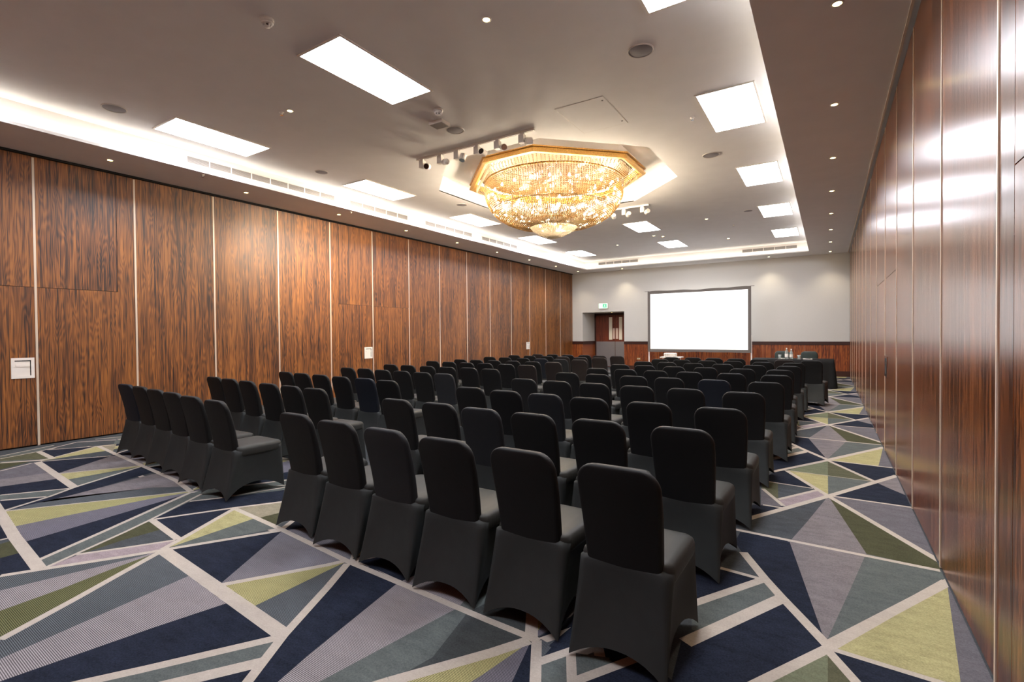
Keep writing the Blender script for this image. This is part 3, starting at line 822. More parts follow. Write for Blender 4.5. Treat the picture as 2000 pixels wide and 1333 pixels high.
def smoke_detector(x, y, label):
    t = thing('smoke_detector', label, 'smoke detector', (x, y, ZC), group='smoke detectors')
    mb = MB(); mb.lathe([(0.058, 0), (0.060, -0.016), (0.056, -0.024), (0.050, -0.026)], n=28); mb.build('base', M['white_plastic'], t, True)
    mb = MB(); mb.lathe([(0.048, -0.024), (0.052, -0.034), (0.050, -0.044), (0.045, -0.047), (0.0, -0.047)], n=28); mb.build('body', M['white_plastic'], t, True)
    for i in range(6):
        a = 2*PI*i/6
        mb = MB(); mb.cyl((0.036*math.cos(a), 0.036*math.sin(a), -0.046), (0.028*math.cos(a), 0.028*math.sin(a), -0.066), 0.007, 6); mb.build('cage_rib', M['white_plastic'], t)
    mb = MB(); mb.cyl((0, 0, -0.046), (0, 0, -0.062), 0.022, 14); mb.build('sensor_core', M['dark_lens'], t)
    mb = MB(); mb.lathe([(0.020, -0.062), (0.030, -0.064), (0.028, -0.069), (0.0, -0.069)], n=16); mb.build('cap', M['white_plastic'], t, True)
smoke_detector(-4.29, 2.66, 'white ribbed smoke detector alone near the top edge, above a light panel')
smoke_detector(-4.20, 4.90, 'white smoke detector beside the square sensor box')
t = thing('ceiling_sensor_box', 'square white sensor box fixed to the ceiling beside a grey speaker', 'sensor', (-4.44, 5.20, ZC), 0.05)
mb = MB(); mb.box(-0.11, 0.11, -0.09, 0.09, -0.045, 0.0); mb.build('housing', M['white_plastic'], t)
mb = MB(); mb.box(-0.095, 0.095, -0.075, 0.075, -0.049, -0.045); mb.build('face', M['grille'], t)
def hatch(x0, x1, y0, y1, label):
    t = thing('ceiling_hatch', label, 'hatch', ((x0+x1)/2, (y0+y1)/2, ZC), group='ceiling access hatches')
    hx, hy = (x1-x0)/2, (y1-y0)/2
    mb = MB(); w = 0.008
    for a in ((-hx-w, hx+w, hy, hy+w), (-hx-w, hx+w, -hy-w, -hy), (-hx-w, -hx, -hy, hy), (hx, hx+w, -hy, hy)):
        mb.box(a[0], a[1], a[2], a[3], -0.002, 0.0)
    mb.build('joint', M['white_plastic'], t)
    mb = MB(); mb.box(-hx, hx, -hy, hy, -0.003, 0.0); mb.build('cover', M['plaster'], t)
    mb = MB(); mb.cyl((hx-0.04, -hy+0.1, -0.003), (hx-0.04, -hy+0.1, -0.006), 0.012, 10); mb.cyl((hx-0.04, hy-0.1, -0.003), (hx-0.04, hy-0.1, -0.006), 0.012, 10); mb.build('lock', M['grille_dark'], t)
hatch(-2.95, -2.31, 5.72, 6.62, 'square plastered access hatch in the ceiling, in front of the chandelier')
def sprinkler(x, y, z, label):
    t = thing('sprinkler_head', label, 'sprinkler', (x, y, z), group='sprinkler heads')
    mb = MB(); mb.lathe([(0.030, 0), (0.030, -0.004), (0.012, -0.008), (0.010, -0.030)], n=16); mb.build('escutcheon', M['white_metal'], t, True)
    mb = MB(); mb.lathe([(0.0, -0.034), (0.020, -0.036), (0.022, -0.039), (0.0, -0.040)], n=12); mb.build('deflector', M['chrome'], t)
sprinkler(-8.30+0.02, 4.02, ZS, 'tiny white sprinkler under the left soffit edge, nearer one')
sprinkler(-8.28, 6.9, ZS, 'tiny white sprinkler under the left soffit edge, farther one')
sprinkler(-1.53, 6.95, ZC, 'tiny sprinkler in the raised ceiling left of a right row light panel')
sprinkler(-5.92, 3.85, ZC, 'tiny sprinkler close beside the near left downlight')
sprinkler(-2.14, 14.5, ZC, 'tiny sprinkler in the far right of the raised ceiling')

# ------------------------------------------------------------------ air grilles in the cove face
def grille(p0, length, along, z0, z1, n, label):
    """p0 = start on the cove face; along 'y' (left face) or 'x' (far face)"""
    t = thing('air_grille', label, 'air grille', p0, group='linear air grilles')
    h0, h1 = z0 - p0[2], z1 - p0[2]
    def bx(mb, a, b, d0, d1, q0, q1):
        if along == 'y': mb.box(d0, d1, a, b, q0, q1)
        else: mb.box(a, b, -d1, -d0, q0, q1)
    mb = MB(); bx(mb, 0, length, 0.0, 0.004, h0, h1); mb.build('backing', M['grille_dark'], t)
    mb = MB(); bx(mb, 0, length, 0.004, 0.014, h1-0.012, h1); bx(mb, 0, length, 0.004, 0.014, h0, h0+0.012)
    bx(mb, 0, 0.012, 0.004, 0.014, h0+0.012, h1-0.012); bx(mb, length-0.012, length, 0.004, 0.014, h0+0.012, h1-0.012); mb.build('frame', M['white_metal'], t)
    for i in range(1, n):
        a = length*i/n
        mb = MB(); bx(mb, a-0.008, a+0.008, 0.004, 0.014, h0+0.012, h1-0.012); mb.build('divider', M['white_metal'], t)
    hh = (h1-h0-0.024)/6
    for k in range(6):
        mb = MB(); q = h0+0.012+hh*k; bx(mb, 0.012, length-0.012, 0.005, 0.011, q+hh*0.28, q+hh*0.95); mb.build('louvre', M['grille'], t)
gx = fx0 + 0.0005
grille((gx, 3.80, 4.2), 2.72, 'y', 4.165, 4.29, 8, 'long air grille in the left cove, nearest the camera')
grille((gx, 6.88, 4.2), 1.68, 'y', 4.165, 4.29, 5, 'air grille in the left cove, second from the camera')
grille((gx, 9.15, 4.2), 1.9, 'y', 4.165, 4.29, 5, 'air grille in the left cove, third from the camera')
grille((gx, 11.5, 4.2), 1.9, 'y', 4.165, 4.29, 5, 'air grille in the left cove, farthest of four')
grille((-7.72, fy1-0.0005, 4.2), 1.62, 'x', 4.19, 4.31, 5, 'air grille in the far cove, left one')
grille((-2.48, fy1-0.0005, 4.2), 1.64, 'x', 4.19, 4.31, 5, 'air grille in the far cove, right one above the head table')

# ------------------------------------------------------------------ track lighting
def track(x0, x1, y, heads, label, group):
    t = thing('light_track', label, 'track light rail', ((x0+x1)/2, y, ZC), group='white light tracks')
    hx = (x1-x0)/2
    mb = MB(); mb.box(-hx, hx, -0.018, 0.018, -0.034, 0.0); mb.build('rail', M['white_metal'], t)
    mb = MB(); mb.box(-hx+0.02, hx-0.02, -0.006, 0.006, -0.0345, -0.034); mb.build('groove', M['grille_dark'], t)
    mb = MB(); mb.box(-hx-0.004, -hx, -0.02, 0.02, -0.036, 0.0); mb.build('end_cap', M['white_plastic'], t)
    mb = MB(); mb.box(hx, hx+0.004, -0.02, 0.02, -0.036, 0.0); mb.build('end_cap', M['white_plastic'], t)
    for x, aim, lab in heads:
        s = thing('track_spotlight', lab, 'spotlight', (x, y, ZC-0.034), group=group)
        mb = MB(); mb.box(-0.03, 0.03, -0.017, 0.017, -0.022, 0.0); mb.build('adaptor', M['white_plastic'], s)
        mb = MB(); mb.box(-0.042, 0.042, -0.036, 0.036, -0.135, -0.022); mb.build('driver_box', M['white_plastic'], s)
        d = Vector((math.cos(aim[0])*math.cos(aim[1]), math.sin(aim[0])*math.cos(aim[1]), math.sin(aim[1])))
        side = Vector((0.5, 0.45, 0)) if d.y > -0.3 else Vector((0.5, -0.45, 0))
        side = Vector((0.075, 0.0, -0.118))
        mb = MB(); mb.cyl((0.03, 0, -0.118), (0.075, 0, -0.122), 0.009, 8); mb.build('yoke', M['white_metal'], s)
        p = side + Vector((0.03, 0, -0.01)) - d*0.05; q = side + Vector((0.03, 0, -0.01)) + d*0.05
        mb = MB(); mb.cyl(p, q, 0.048, 20, 0.050); mb.build('lamp_head', M['white_metal'], s, False)
        mb = MB(); mb.cyl(q, q + d*0.002, 0.042, 18); mb.build('lens', M['dark_lens'] if aim[2] else M['chrome'], s)
    return t
tg = 'spotlights on the near track'
track(-5.66, -3.46, 6.07, [
    (-5.55, (-1.2, -0.3, 1), 'white track spotlight at the left end of the near track, dark lens forward'),
    (-5.17, (-0.5, -0.2, 0), 'white track spotlight on the near track, second from its left end'),
    (-4.83, (-1.6, -1.2, 0), 'white track spotlight on the near track, third from its left end, aimed down'),
    (-4.45, (-1.5, 0.1, 1), 'white track spotlight on the near track with a large dark lens, fourth from the left'),
    (-4.08, (-0.8, -0.3, 0), 'white track spotlight on the near track, fifth from its left end'),
    (-3.66, (-2.2, -0.2, 0), 'white track spotlight at the right end of the near track, nearest the chandelier'),
], 'white ceiling track in front of the chandelier', tg)
track(-5.50, -3.38, 11.05, [
    (-4.30, (1.9, -0.3, 0), 'white track spotlight on the far track, closest behind the chandelier'),
    (-3.95, (2.2, -0.3, 0), 'white track spotlight on the far track, middle of three in view'),
    (-3.52, (2.4, -0.2, 0), 'white track spotlight on the far track, right end'),
], 'white ceiling track behind the chandelier', 'spotlights on the far track')
tr = bpy.data.objects.get('track_spotlight')
spot(tr, (-0.06, 0.06, -0.16), (-3.72-0.06, 0.2, -1.35), TRACK_WATT, 46, 1.0, (1.0, 0.86, 0.60), 0.05)
tr2 = [o for o in bpy.data.objects if o.name.startswith('track_spotlight')][1]
spot(tr2, (-0.06, 0.06, -0.16), (-4.1-0.06, 1.55, -1.45), TRACK_WATT, 46, 1.0, (1.0, 0.86, 0.60), 0.05)

# ------------------------------------------------------------------ chandelier
ch = thing('chandelier', 'large octagonal gold chandelier with a bowl of crystal bead strings', 'chandelier', (OX, OY, ZR))
def oct_ring(mb, a0, z0, a1, z1):
    p = [(ux*a0, uy*a0, z0) for ux, uy in O8]
    q = [(ux*a1, uy*a1, z1) for ux, uy in O8]
    mb.add(p+q, [(i, (i+1) % 8, 8+(i+1) % 8, 8+i) for i in range(8)])
K8 = 0.30     # the frame's diagonal sides are longer than its square sides
O8 = [(1, K8), (K8, 1), (-K8, 1), (-1, K8), (-1, -K8), (-K8, -1), (K8, -1), (1, -K8)]
def oct_radius(a, ap):
    c, s_ = abs(math.cos(a)), abs(math.sin(a))
    return ap*min(1/max(c, 1e-6), 1/max(s_, 1e-6), (1+K8)/(c+s_))
zf = -(ZR - 4.40); zq = -(ZR - 4.51)
mb = MB()
prof = [(1.50, zq), (1.64, zq), (1.64, zq-0.02), (1.615, zq-0.03), (1.615, zf+0.035), (1.64, zf+0.025), (1.64, zf), (1.58, zf-0.005), (1.52, zf+0.03), (1.52, zq)]
for (a0, z0), (a1, z1) in zip(prof, prof[1:]): oct_ring(mb, a0, z0, a1, z1)
mb.build('octagonal_frame', M['gold_trim'], ch)
mb = MB(); mb.lathe([(0.0, -0.195), (1.42, -0.195)], n=48); mb.build('reflector_plate', M['gold_dark'], ch, False)
mb = MB(); oct_ring(mb, 1.48, zq-0.01, 1.48, 0.0); mb.build('mounting_box', M['plaster'], ch)
Z0 = lambda z: z - ZR
def ring(r, z, t, m, nm):
    n, k = 64, 8
    v = [((r + t*math.cos(2*PI*j/k))*math.cos(2*PI*i/n), (r + t*math.cos(2*PI*j/k))*math.sin(2*PI*i/n), Z0(z) + t*math.sin(2*PI*j/k)) for i in range(n) for j in range(k)]
    f = [(i*k+j, i*k+(j+1) % k, ((i+1) % n)*k+(j+1) % k, ((i+1) % n)*k+j) for i in range(n) for j in range(k)]
    return obj(nm, v, f, m, ch, True)
ring(1.31, 4.35, 0.016, M['gold'], 'rim_ring')
ring(1.17, 3.86, 0.007, M['dark_gold'], 'bowl_ring')
ring(0.44, 3.66, 0.016, M['gold'], 'lower_tier_ring')
mb = MB()
for i in range(16):
    a = 2*PI*i/16; c, s_ = math.cos(a), math.sin(a)
    pts = [(1.30, 4.35), (1.05, 4.38), (0.7, 4.40), (0.2, 4.42)]
    for (r0, z0), (r1, z1) in zip(pts, pts[1:]): mb.cyl((r0*c, r0*s_, Z0(z0)), (r1*c, r1*s_, Z0(z1)), 0.006, 6)
    mb.cyl((0.80*c, 0.80*s_, Z0(3.78)), (0.80*c, 0.80*s_, Z0(4.40)), 0.006, 6)
    mb.cyl((0.42*c, 0.42*s_, Z0(3.66)), (0.42*c, 0.42*s_, Z0(4.42)), 0.005, 6)
mb.build('support_arms', M['dark_gold'], ch)

OCTA = [(1,0,0),(-1,0,0),(0,1,0),(0,-1,0),(0,0,1),(0,0,-1)]
OF = [(0,2,4),(2,1,4),(1,3,4),(3,0,4),(2,0,5),(1,2,5),(3,1,5),(0,3,5)]
def bead(mb, p, r, stretch=1.35):
    mb.add([(p[0]+x*r, p[1]+y*r, p[2]+z*r*stretch) for x, y, z in OCTA], OF)
def walk(pts, step):
    out = []; acc = 0.0
    for a, b in zip(pts, pts[1:]):
        a = Vector(a); b = Vector(b); L = (b-a).length; t = acc
        while t < L: out.append(a + (b-a)*(t/L)); t += step
        acc = t - L
    return out
def bead_chains(name, prof, n, step, r, m, ph=0.0, drop=None):
    mb = MB()
    for i in range(n):
        a = 2*PI*(i+ph)/n
        for p in walk([(q[0]*math.cos(a), q[0]*math.sin(a), Z0(q[1])) for q in prof], step):
            if drop and random.random() < drop: continue
            bead(mb, p, r)
    o = mb.build(name, m, ch); o['kind'] = 'stuff'; return o
BOWL = [(1.31, 4.34), (1.315, 4.20), (1.30, 4.08), (1.24, 3.93), (1.12, 3.78), (0.95, 3.67), (0.75, 3.59), (0.45, 3.53)]
bead_chains('bowl_bead_strings', BOWL, 190, 0.033, 0.0125, M['bead'])
bead_chains('lower_tier_bead_strings', [(0.44, 3.66), (0.455, 3.56), (0.40, 3.49), (0.28, 3.42), (0.13, 3.36), (0.03, 3.335)], 84, 0.022, 0.0120, M['bead_clear'])
bead_chains('inner_bead_strings', [(0.80, 4.30), (0.80, 3.80), (0.60, 3.72), (0.44, 3.68)], 48, 0.05, 0.013, M['bead'])
# skirt of strings from the octagonal frame in to the bowl
mb = MB()
for i in range(144):
    a = 2*PI*i/144
    ro = oct_radius(a, 1.52)
    for p in walk([(ro*math.cos(a), ro*math.sin(a), Z0(4.405)), ((ro*.55+1.33*.45)*math.cos(a), (ro*.55+1.33*.45)*math.sin(a), Z0(4.31)), (1.33*math.cos(a), 1.33*math.sin(a), Z0(4.26))], 0.03):
        bead(mb, p, 0.0105)
o = mb.build('skirt_bead_strings', M['bead'], ch); o['kind'] = 'stuff'
# prisms hanging in a ring under the frame
mb = MB()
for i in range(160):
    a = 2*PI*i/160; ro = oct_radius(a, 1.50)
    c, s_ = math.cos(a), math.sin(a)
    mb.cyl((ro*c, ro*s_, Z0(4.405)), (ro*c, ro*s_, Z0(4.30)), 0.008, 4, 0.003)
o = mb.build('hanging_prisms', M['bead_clear'], ch); o['kind'] = 'stuff'
bulb_me = None
for r, z, n, ph in ((1.16, 4.18, 22, 0.0), (0.98, 3.86, 16, 0.5), (0.62, 3.72, 10, 0.2), (0.30, 3.60, 4, 0.0)):
    for i in range(n):
        a = 2*PI*(i+ph)/n
        if bulb_me is None:
            mb = MB(); mb.lathe([(0.001, 0.034), (0.012, 0.022), (0.021, 0.0), (0.016, -0.018), (0.001, -0.024)], n=10)
            b = mb.build('bulb', M['bulb_glow'], ch, True); bulb_me = b.data
        else:
            b = bpy.data.objects.new('bulb', bulb_me); C.objects.link(b); b.parent = ch
        b.location = (r*math.cos(a), r*math.sin(a), Z0(z))
for i in range(18):
    a = 2*PI*(i+0.5)/18
    d = bpy.data.lights.new('lamp_light', 'POINT'); d.energy = CHANDELIER_WATT; d.color = (1.0, 0.83, 0.61); d.shadow_soft_size = 0.03
    o = bpy.data.objects.new('lamp_light', d); C.objects.link(o); o.parent = ch
    o.location = (1.12*math.cos(a), 1.12*math.sin(a), Z0(4.10 if i % 2 else 3.96))

d = bpy.data.lights.new('lamp_light', 'POINT'); d.energy = CHANDELIER_WATT*0.5; d.color = (1.0, 0.92, 0.82); d.shadow_soft_size = 0.04
o = bpy.data.objects.new('lamp_light', d); C.objects.link(o); o.parent = ch; o.location = (0, 0, Z0(3.54))

# ------------------------------------------------------------------ chairs under stretch covers
def rrect(hw, y0, y1, rad, n=8):
    """closed rounded rectangle, counter-clockwise, 4*(n+1) points with corner weights"""
    pts = []
    for cx, cy, a0 in ((hw-rad, y0+rad, -PI/2), (hw-rad, y1-rad, 0), (-hw+rad, y1-rad, PI/2), (-hw+rad, y0+rad, PI)):
        for i in range(n+1):
            a = a0 + (PI/2)*i/n
            pts.append((cx + rad*math.cos(a), cy + rad*math.sin(a)))
    return pts
def loft(rings, cap0=True, cap1=True):
    n = len(rings[0]); v = [p for r in rings for p in r]; f = []
    for k in range(len(rings)-1):
        for i in range(n):
            j = (i+1) % n; f.append((k*n+i, k*n+j, (k+1)*n+j, (k+1)*n+i))
    if cap0: f.append(tuple(range(n-1, -1, -1)))
    if cap1: f.append(tuple(range((len(rings)-1)*n, len(rings)*n)))
    return v, f
def back_y(z): return 0.105 * (1 - max(0.0, (z-0.38)/0.525)) ** 1.0 - 0.0 + 0.012*math.sin(PI*max(0, min(1, (z-0.4)/0.5)))
def make_chair():
    t = thing('covered_banquet_chair', 'x', 'chair')
    ZT, R0 = 0.908, 0.105
    rings = []
    zs = [0.41, 0.43, 0.46, 0.52, 0.58, 0.64, 0.70, 0.76, 0.80] + [ZT - R0 + R0*math.sin(PI/2*i/8) for i in range(1, 9)]
    for z in zs:
        w = 0.176 + 0.018*min(1.0, max(0.0, (z-0.40)/0.33))
        th = 0.062 - 0.016*min(1.0, max(0.0, (z-0.45)/0.4))
        yb = back_y(z)
        if z > ZT - R0:
            u = (z - (ZT - R0))/R0
            w = w - R0 + R0*math.sqrt(max(0.0, 1-u*u)) + 0.012*u
            e = max(0.0, (u-0.93)/0.07); yb += 0.010*e; th -= 0.020*e
        rings.append([(x, y, z) for x, y in rrect(w, yb, yb+th, min(0.020, th*0.42), 4)])
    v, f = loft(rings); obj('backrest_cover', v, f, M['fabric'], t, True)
    # seat pad
    rings = []
    for z, sh_, in ((0.385, 0.004), (0.400, 0.0), (0.440, 0.0), (0.458, 0.006), (0.468, 0.018), (0.474, 0.040), (0.478, 0.085)):
        rings.append([(x, y, z) for x, y in rrect(0.222-sh_, 0.115+sh_*0.3, 0.565-sh_, 0.055-min(0.03, sh_*0.4), 5)])
    v, f = loft(rings); obj('seat_cover', v, f, M['fabric_seat_lit'], t, True)
    # skirt stretched to the four feet, hem arched between them
    N_ = 7; rings = []
    top = rrect(0.2225, 0.090, 0.562, 0.05, N_); bot = rrect(0.232, -0.008, 0.572, 0.020, N_)
    # more points along the sides: resample both outlines
    def dens(p, m=6):
        out = []
        for i in range(len(p)):
            a, b = p[i], p[(i+1) % len(p)]
            L_ = math.hypot(b[0]-a[0], b[1]-a[1]); k = m if L_ > 0.1 else 1
            for j in range(k): out.append((a[0]+(b[0]-a[0])*j/k, a[1]+(b[1]-a[1])*j/k))
        return out
    top, bot = dens(top, 10), dens(bot, 10)
    cx, cy = 0.0, 0.29
    L_ = 12
    capr = rrect(0.172, 0.103, 0.555, 0.02, N_)
    rings.append([(x_, y_, 0.452) for x_, y_ in dens(capr, 10)])
    for k in range(L_+1):
        q = k/L_
        rg = []
        for (tx, ty), (bx_, by_) in zip(top, bot):
            ux = abs(bx_)/0.232; uy = abs(by_-0.282)/0.290
            mid = 1.0 - min(ux, uy)**2.2 if max(ux, uy) > 0 else 0
            mid = max(0.0, mid)
            hem = 0.006 + 0.075*mid if uy > ux else 0.006 + 0.115*mid
            z = 0.43*(1-q) + hem*q
            # rear panel runs straight up the back first, then flares to the feet
            e = q**1.12 if by_ < 0.1 else q
            x = tx + (bx_-tx)*q; y = ty + (by_-ty)*e
            pull = 0.030*math.sin(PI*min(1, q*0.85+0.08))*mid + 0.028*q*q*mid
            if uy > ux: y += pull if by_ < 0.28 else -pull
            else: x -= math.copysign(pull, x)
            rg.append((x, y, z))
        rings.append(rg)
    v, f = loft(rings, True, False); obj('skirt_cover', v, f, M['fabric_stretch_lit'], t, True)
    return t
chair0 = make_chair()
PROTO = {}
def recolour(src, m):
    o = copy_tree(src)
    for ch_ in o.children:
        if not ch_.name.startswith('backrest'): continue
        ch_.data = ch_.data.copy(); ch_.data.materials[0] = m
    return o
chair_used = False
def space(row, gap):
    xs = [p[0] for p in row]; ys = [p[1] for p in row]; n = len(xs)
    mi = (n-1)/2; sl = sum((i-mi)*(x-sum(xs)/n) for i, x in enumerate(xs))/sum((i-mi)**2 for i in range(n))
    sy = sum((i-mi)*(y-sum(ys)/n) for i, y in enumerate(ys))/sum((i-mi)**2 for i in range(n))
    out = []
    for i in range(n):
        fx = sum(xs)/n + sl*(i-mi); fy = sum(ys)/n + sy*(i-mi)
        out.append([0.35*fx + 0.65*xs[i], 0.6*fy + 0.4*ys[i]])
    for _ in range(30):
        for i in range(n-1):
            d = out[i][0] - out[i+1][0]
            if d < gap: out[i][0] += (gap-d)/2; out[i+1][0] -= (gap-d)/2
    return out
SPECIAL = {('R',0,3):'fabric_charcoal', ('R',4,1):'fabric_navy', ('R',1,3):'fabric_charcoal', ('R',2,3):'fabric_charcoal', ('R',9,1):'fabric_brown',
           ('L',7,2):'fabric_navy', ('L',9,5):'fabric_brown', ('L',9,0):'fabric_brown', ('L',9,1):'fabric_brown', ('L',8,1):'fabric_brown', ('L',8,2):'fabric_brown', ('L',5,0):'fabric_brown', ('L',8,0):'fabric_brown', ('L',7,0):'fabric_brown', ('L',6,0):'fabric_brown', ('L',7,1):'fabric_charcoal',
           ('L',3,0):'fabric_charcoal', ('L',2,1):'fabric_navy', ('L',0,5):'fabric_navy', ('R',0,2):'fabric'}
cname = {'fabric':'black', 'fabric_charcoal':'charcoal', 'fabric_navy':'dark navy', 'fabric_brown':'brownish black'}
variants = {}
for side, block in (('R', RIGHT_BLOCK), ('L', LEFT_BLOCK)):
    for ri, row in enumerate(block):
        row2 = space(row, 0.492 if len(row) == 6 else 0.475)
        for ci, (x, y) in enumerate(row2):
            mk = SPECIAL.get((side, ri, ci), 'fabric')
            if mk == 'fabric':
                t = chair0 if not chair_used else copy_tree(chair0)
                chair_used = True
            elif mk not in variants:
                t = recolour(chair0, M[mk]); variants[mk] = t
            else: t = copy_tree(variants[mk])
            rz = random.uniform(-0.035, 0.035)
            if side == 'R' and ri == 9 and ci == 0: rz = -0.12
            t.location = (x, y, 0.0018); t.rotation_euler = (0, 0, rz)
            blk = 'right block' if side == 'R' else 'left block'
            rw = 'nearest row' if ri == 0 else ('farthest row' if ri == 9 else '%s row' % ORD[ri])
            if side == 'R': ps = 'on the right aisle' if ci == 0 else ('on the middle aisle' if ci == len(row)-1 else '%s from right aisle' % ORD[ci])
            else: ps = 'on the middle aisle' if ci == 0 else ('at the left end' if ci == len(row)-1 else '%s from middle aisle' % ORD[ci])
            tag(t, '%s covered chair %s, %s of %s' % (cname[mk], ps, rw, blk), 'chair', 'covered chairs in the %s' % blk)

# ------------------------------------------------------------------ projection screen
t = thing('projection_screen', 'large white projection screen with a dark cloth border on thin legs', 'screen', (-3.99, 18.70, 0))
SX, SZ0, SZ1, BW = 1.78, 0.78, 3.05, 0.10
mb = MB(); mb.box(-SX+BW, SX-BW, -0.006, 0.006, SZ0+BW, SZ1-BW); mb.build('screen_surface', M['screen_white'], t)
mb = MB()
n = 24
def sag(i): return 0.012*math.sin(i*0.9) + 0.010*math.sin(i*0.37)
for i in range(n):
    xa, xb = -SX + 2*SX*i/n, -SX + 2*SX*(i+1)/n
    mb.quad((xa, -0.008, SZ1-BW), (xb, -0.008, SZ1-BW), (xb, -0.014, SZ1+sag(i+1)), (xa, -0.014, SZ1+sag(i)))
    mb.quad((xa, 0.008, SZ1-BW), (xa, 0.014, SZ1+sag(i)), (xb, 0.014, SZ1+sag(i+1)), (xb, 0.008, SZ1-BW))
    mb.quad((xa, -0.014, SZ0-sag(i)*.6), (xb, -0.014, SZ0-sag(i+1)*.6), (xb, -0.008, SZ0+BW), (xa, -0.008, SZ0+BW))
    mb.quad((xa, 0.014, SZ0-sag(i)*.6), (xa, 0.008, SZ0+BW), (xb, 0.008, SZ0+BW), (xb, 0.014, SZ0-sag(i+1)*.6))
mb.box(-SX, -SX+BW, -0.014, 0.014, SZ0, SZ1); mb.box(SX-BW, SX, -0.014, 0.014, SZ0, SZ1)
mb.build('cloth_border', M['screen_black'], t)
mb = MB(); mb.cyl((-SX-0.12, 0.0, SZ1+0.005), (-SX+0.05, 0.0, SZ1+0.005), 0.008, 8); mb.cyl((SX-0.05, 0.0, SZ1+0.01), (SX+0.10, 0.0, SZ1+0.01), 0.008, 8); mb.build('border_tie', M['screen_black'], t)
for sx in (-1, 1):
    mb = MB(); mb.box(sx*SX-0.02-(0.0 if sx > 0 else -0.03), sx*SX+0.02-(0.0 if sx > 0 else -0.03), 0.016, 0.05, 0.02, SZ0+0.6); mb.build('leg', M['white_metal'], t)
    mb = MB(); mb.box(sx*(SX-0.01)-0.02, sx*(SX-0.01)+0.02, -0.45, 0.5, 0.0025, 0.025); mb.build('foot_bar', M['white_metal'], t)

# ------------------------------------------------------------------ projector on a small stand
t = thing('projector_stand', 'small white projector table in front of the screen', 'table', (-3.99, 15.28, 0))
mb = MB(); mb.box(-0.30, 0.30, -0.22, 0.22, 0.735, 0.76); mb.build('table_top', M['white_plastic'], t)
for sx in (-1, 1):
    for sy in (-1, 1):
        mb = MB(); mb.cyl((sx*0.24, sy*0.17, 0.0025), (sx*0.22, sy*0.15, 0.735), 0.012, 10); mb.build('leg', M['white_metal'], t)
t = thing('projector', 'white video projector on the small stand before the screen', 'projector', (-4.03, 15.28, 0.76))
mb = MB(); mb.box(-0.17, 0.17, -0.12, 0.12, 0.015, 0.115)
o = mb.build('body', M['white_plastic'], t)
bv = o.modifiers.new('bevel', 'BEVEL'); bv.width = 0.02; bv.segments = 3
mb = MB(); mb.cyl((0.09, 0.115, 0.065), (0.09, 0.15, 0.065), 0.035, 20); mb.build('lens', M['dark_lens'], t)
mb = MB()
for i in range(5): mb.box(-0.14+i*0.03, -0.125+i*0.03, -0.122, -0.12, 0.04, 0.09)
mb.build('vent', M['grille'], t)
mb = MB()
for sx in (-1, 1):
    for sy in (-1, 1): mb.cyl((sx*0.13, sy*0.09, 0), (sx*0.13, sy*0.09, 0.02), 0.012, 8)
mb.build('feet', M['grille_dark'], t)

# ------------------------------------------------------------------ head table with cloth
TX, TY, TZ = -0.82, 15.62, 0.74
t = thing('head_table', 'long speaker table standing before the back wall', 'table', (TX, TY, 0))
mb = MB(); mb.box(-0.95, 0.95, -0.36, 0.36, TZ-0.03, TZ); mb.build('table_top', M['white_plastic'], t)
for sx in (-1, 1):
    for sy in (-1, 1):
        mb = MB(); mb.cyl((sx*0.85, sy*0.28, 0.0025), (sx*0.85, sy*0.28, TZ-0.03), 0.018, 10); mb.build('leg', M['white_metal'], t)
rings = []
base = []
per = []
hx, hy = 0.958, 0.368
K = 160
for i in range(K):
    s = i/K*4
    e = int(s); q = s - e
    c = [(-hx, -hy), (hx, -hy), (hx, hy), (-hx, hy)]
    a, b = c[e], c[(e+1) % 4]
    per.append((a[0]+(b[0]-a[0])*q, a[1]+(b[1]-a[1])*q, min(q, 1-q)))
for k in range(9):
    q = k/8
    rg = []
    for i, (x, y, c_) in enumerate(per):
        w = (0.018*math.sin(i*0.95) + 0.010*math.sin(i*2.3+1))*q
        fl_ = 0.045*q*(1.0-min(1, c_*6)) + 0.012*q
        ln = math.hypot(x, y)
        nx, ny = (0, math.copysign(1, y)) if abs(abs(y)-hy) < 1e-6 else (math.copysign(1, x), 0)
        if c_ < 1e-6: nx, ny = math.copysign(0.7, x), math.copysign(0.7, y)
        rg.append((x+nx*(w+fl_+0.004), y+ny*(w+fl_+0.004), TZ+0.006-(TZ-0.01)*q))
    rings.append(rg)
v, f = loft(rings, True, False)
o = obj('tablecloth', v, f, M['cloth'], None, True, (TX, TY, 0))
tag(o, 'black floor length cloth draped over the speaker table', 'tablecloth')
def glass(x, y, label):
    t = thing('drinking_glass', label, 'glass', (x, y, TZ+0.0075), group='water glasses on the head table')
    mb = MB(); mb.lathe([(0.0, 0.002), (0.030, 0.002), (0.032, 0.008), (0.038, 0.10), (0.036, 0.10), (0.029, 0.012), (0.0, 0.010)], n=18); mb.build('tumbler', M['bottle'], t, True)
    mb = MB(); mb.lathe([(0.0, 0.0), (0.048, 0.0), (0.048, 0.002), (0.0, 0.002)], n=18); mb.build('paper_coaster', M['paper'], t)
    mb = MB(); mb.lathe([(0.0, 0.101), (0.042, 0.101), (0.042, 0.105), (0.0, 0.105)], n=18); mb.build('paper_cover', M['paper'], t)
glass(-1.12, 15.50, 'upturned water glass on the black table, left one')
glass(-0.66, 15.48, 'water glass on the black table, right of the bottles')
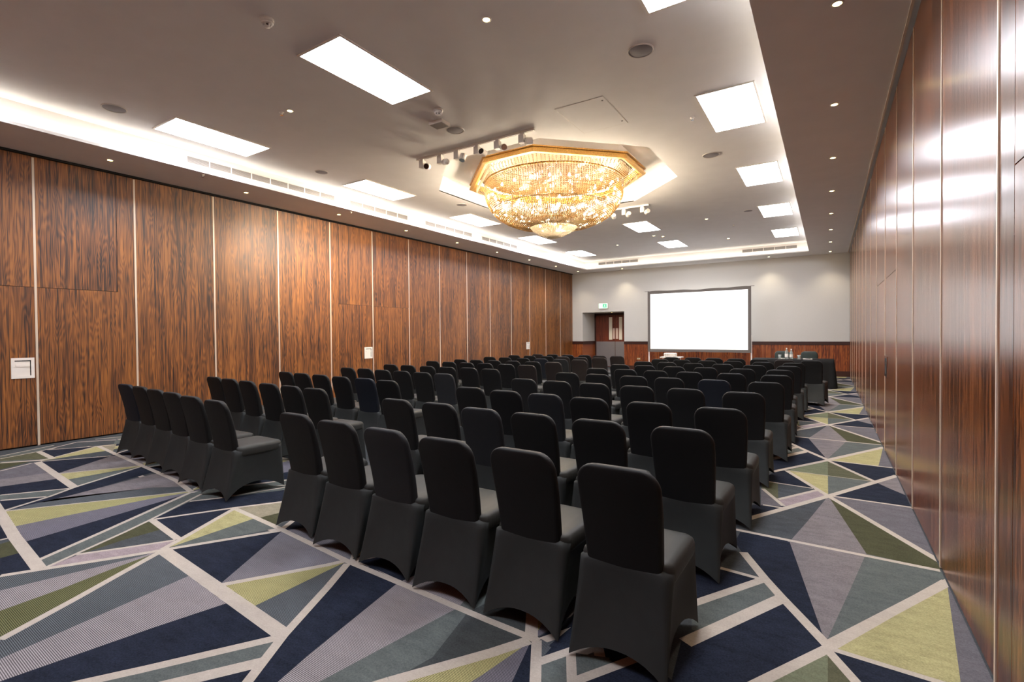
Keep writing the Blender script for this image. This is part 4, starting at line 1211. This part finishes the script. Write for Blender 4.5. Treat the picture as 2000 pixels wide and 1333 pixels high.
def bottle(x, y, h, label):
    t = thing('water_bottle', label, 'bottle', (x, y, TZ+0.0075), group='water bottles on the head table')
    mb = MB(); mb.lathe([(0.0, 0.0), (0.040, 0.0), (0.042, 0.01), (0.042, h*0.55), (0.036, h*0.66), (0.016, h*0.84), (0.014, h*0.93), (0.0, h*0.93)], n=20); mb.build('glass_body', M['bottle'], t, True)
    mb = MB(); mb.lathe([(0.0432, h*0.18), (0.0432, h*0.46)], n=20); mb.build('paper_label', M['paper'], t, True)
    mb = MB(); mb.lathe([(0.016, h*0.91), (0.017, h), (0.0, h)], n=14); mb.build('cap', M['white_plastic'], t, True)
bottle(-0.955, 15.50, 0.30, 'clear water bottle on the black table, left and taller one')
bottle(-0.845, 15.52, 0.27, 'clear water bottle on the black table, right and shorter one')
def pad(x, y, rz, label):
    t = thing('notepad', label, 'notepad', (x, y, TZ+0.0075), rz, group='notepads on the head table')
    mb = MB(); mb.box(-0.075, 0.075, -0.105, 0.105, 0.0, 0.012); mb.build('paper_block', M['paper'], t)
    mb = MB(); mb.cyl((-0.05, -0.06, 0.017), (0.05, 0.05, 0.017), 0.005, 8); mb.build('pen', M['dark'], t)
pad(-1.03, 15.62, 1.45, 'white notepad on the black table beside the left glass')
pad(-0.46, 15.50, 1.62, 'white notepad on the right part of the black table')

# two upholstered chairs behind the table, facing the audience
def speaker_chair(x, y, w, label):
    t = thing('speaker_chair', label, 'chair', (x, y, 0), group='chairs behind the head table')
    mb = MB()
    rings = []
    for z in [0.50, 0.6, 0.7, 0.8] + [0.82+0.10*math.sin(PI/2*i/6) for i in range(7)]:
        q = max(0.0, (z-0.82)/0.10); ww = w/2 - 0.09 + 0.09*math.sqrt(max(0, 1-q*q))
        yo = 0.02*(z-0.5)/0.4 - 0.0
        rings.append([(a, b+yo+0.20, z) for a, b in rrect(ww, -0.025, 0.025, 0.02, 4)])
    v, f = loft(rings); obj('backrest', v, f, M['leather'], t, True)
    rings = []
    for z, s_ in ((0.42, 0.0), (0.47, 0.0), (0.485, 0.02)):
        rings.append([(a, b, z) for a, b in rrect(0.23-s_, -0.23+s_, 0.22-s_, 0.05, 5)])
    v, f = loft(rings); obj('seat', v, f, M['leather'], t, True)
    for sx in (-1, 1):
        for sy in (-1, 1):
            mb = MB(); mb.cyl((sx*0.20, sy*0.19, 0.0025), (sx*0.18, sy*0.17, 0.42), 0.012, 10); mb.build('leg', M['grille_dark'], t)
        mb = MB(); mb.box(sx*0.12-0.012, sx*0.12+0.012, 0.19, 0.205, 0.42, 0.56); mb.build('back_support', M['grille_dark'], t)
speaker_chair(-1.13, 16.36, 0.40, 'dark chair behind the black table, left one partly hidden by a bottle')
speaker_chair(-0.45, 16.36, 0.42, 'dark green chair behind the black table, right one')
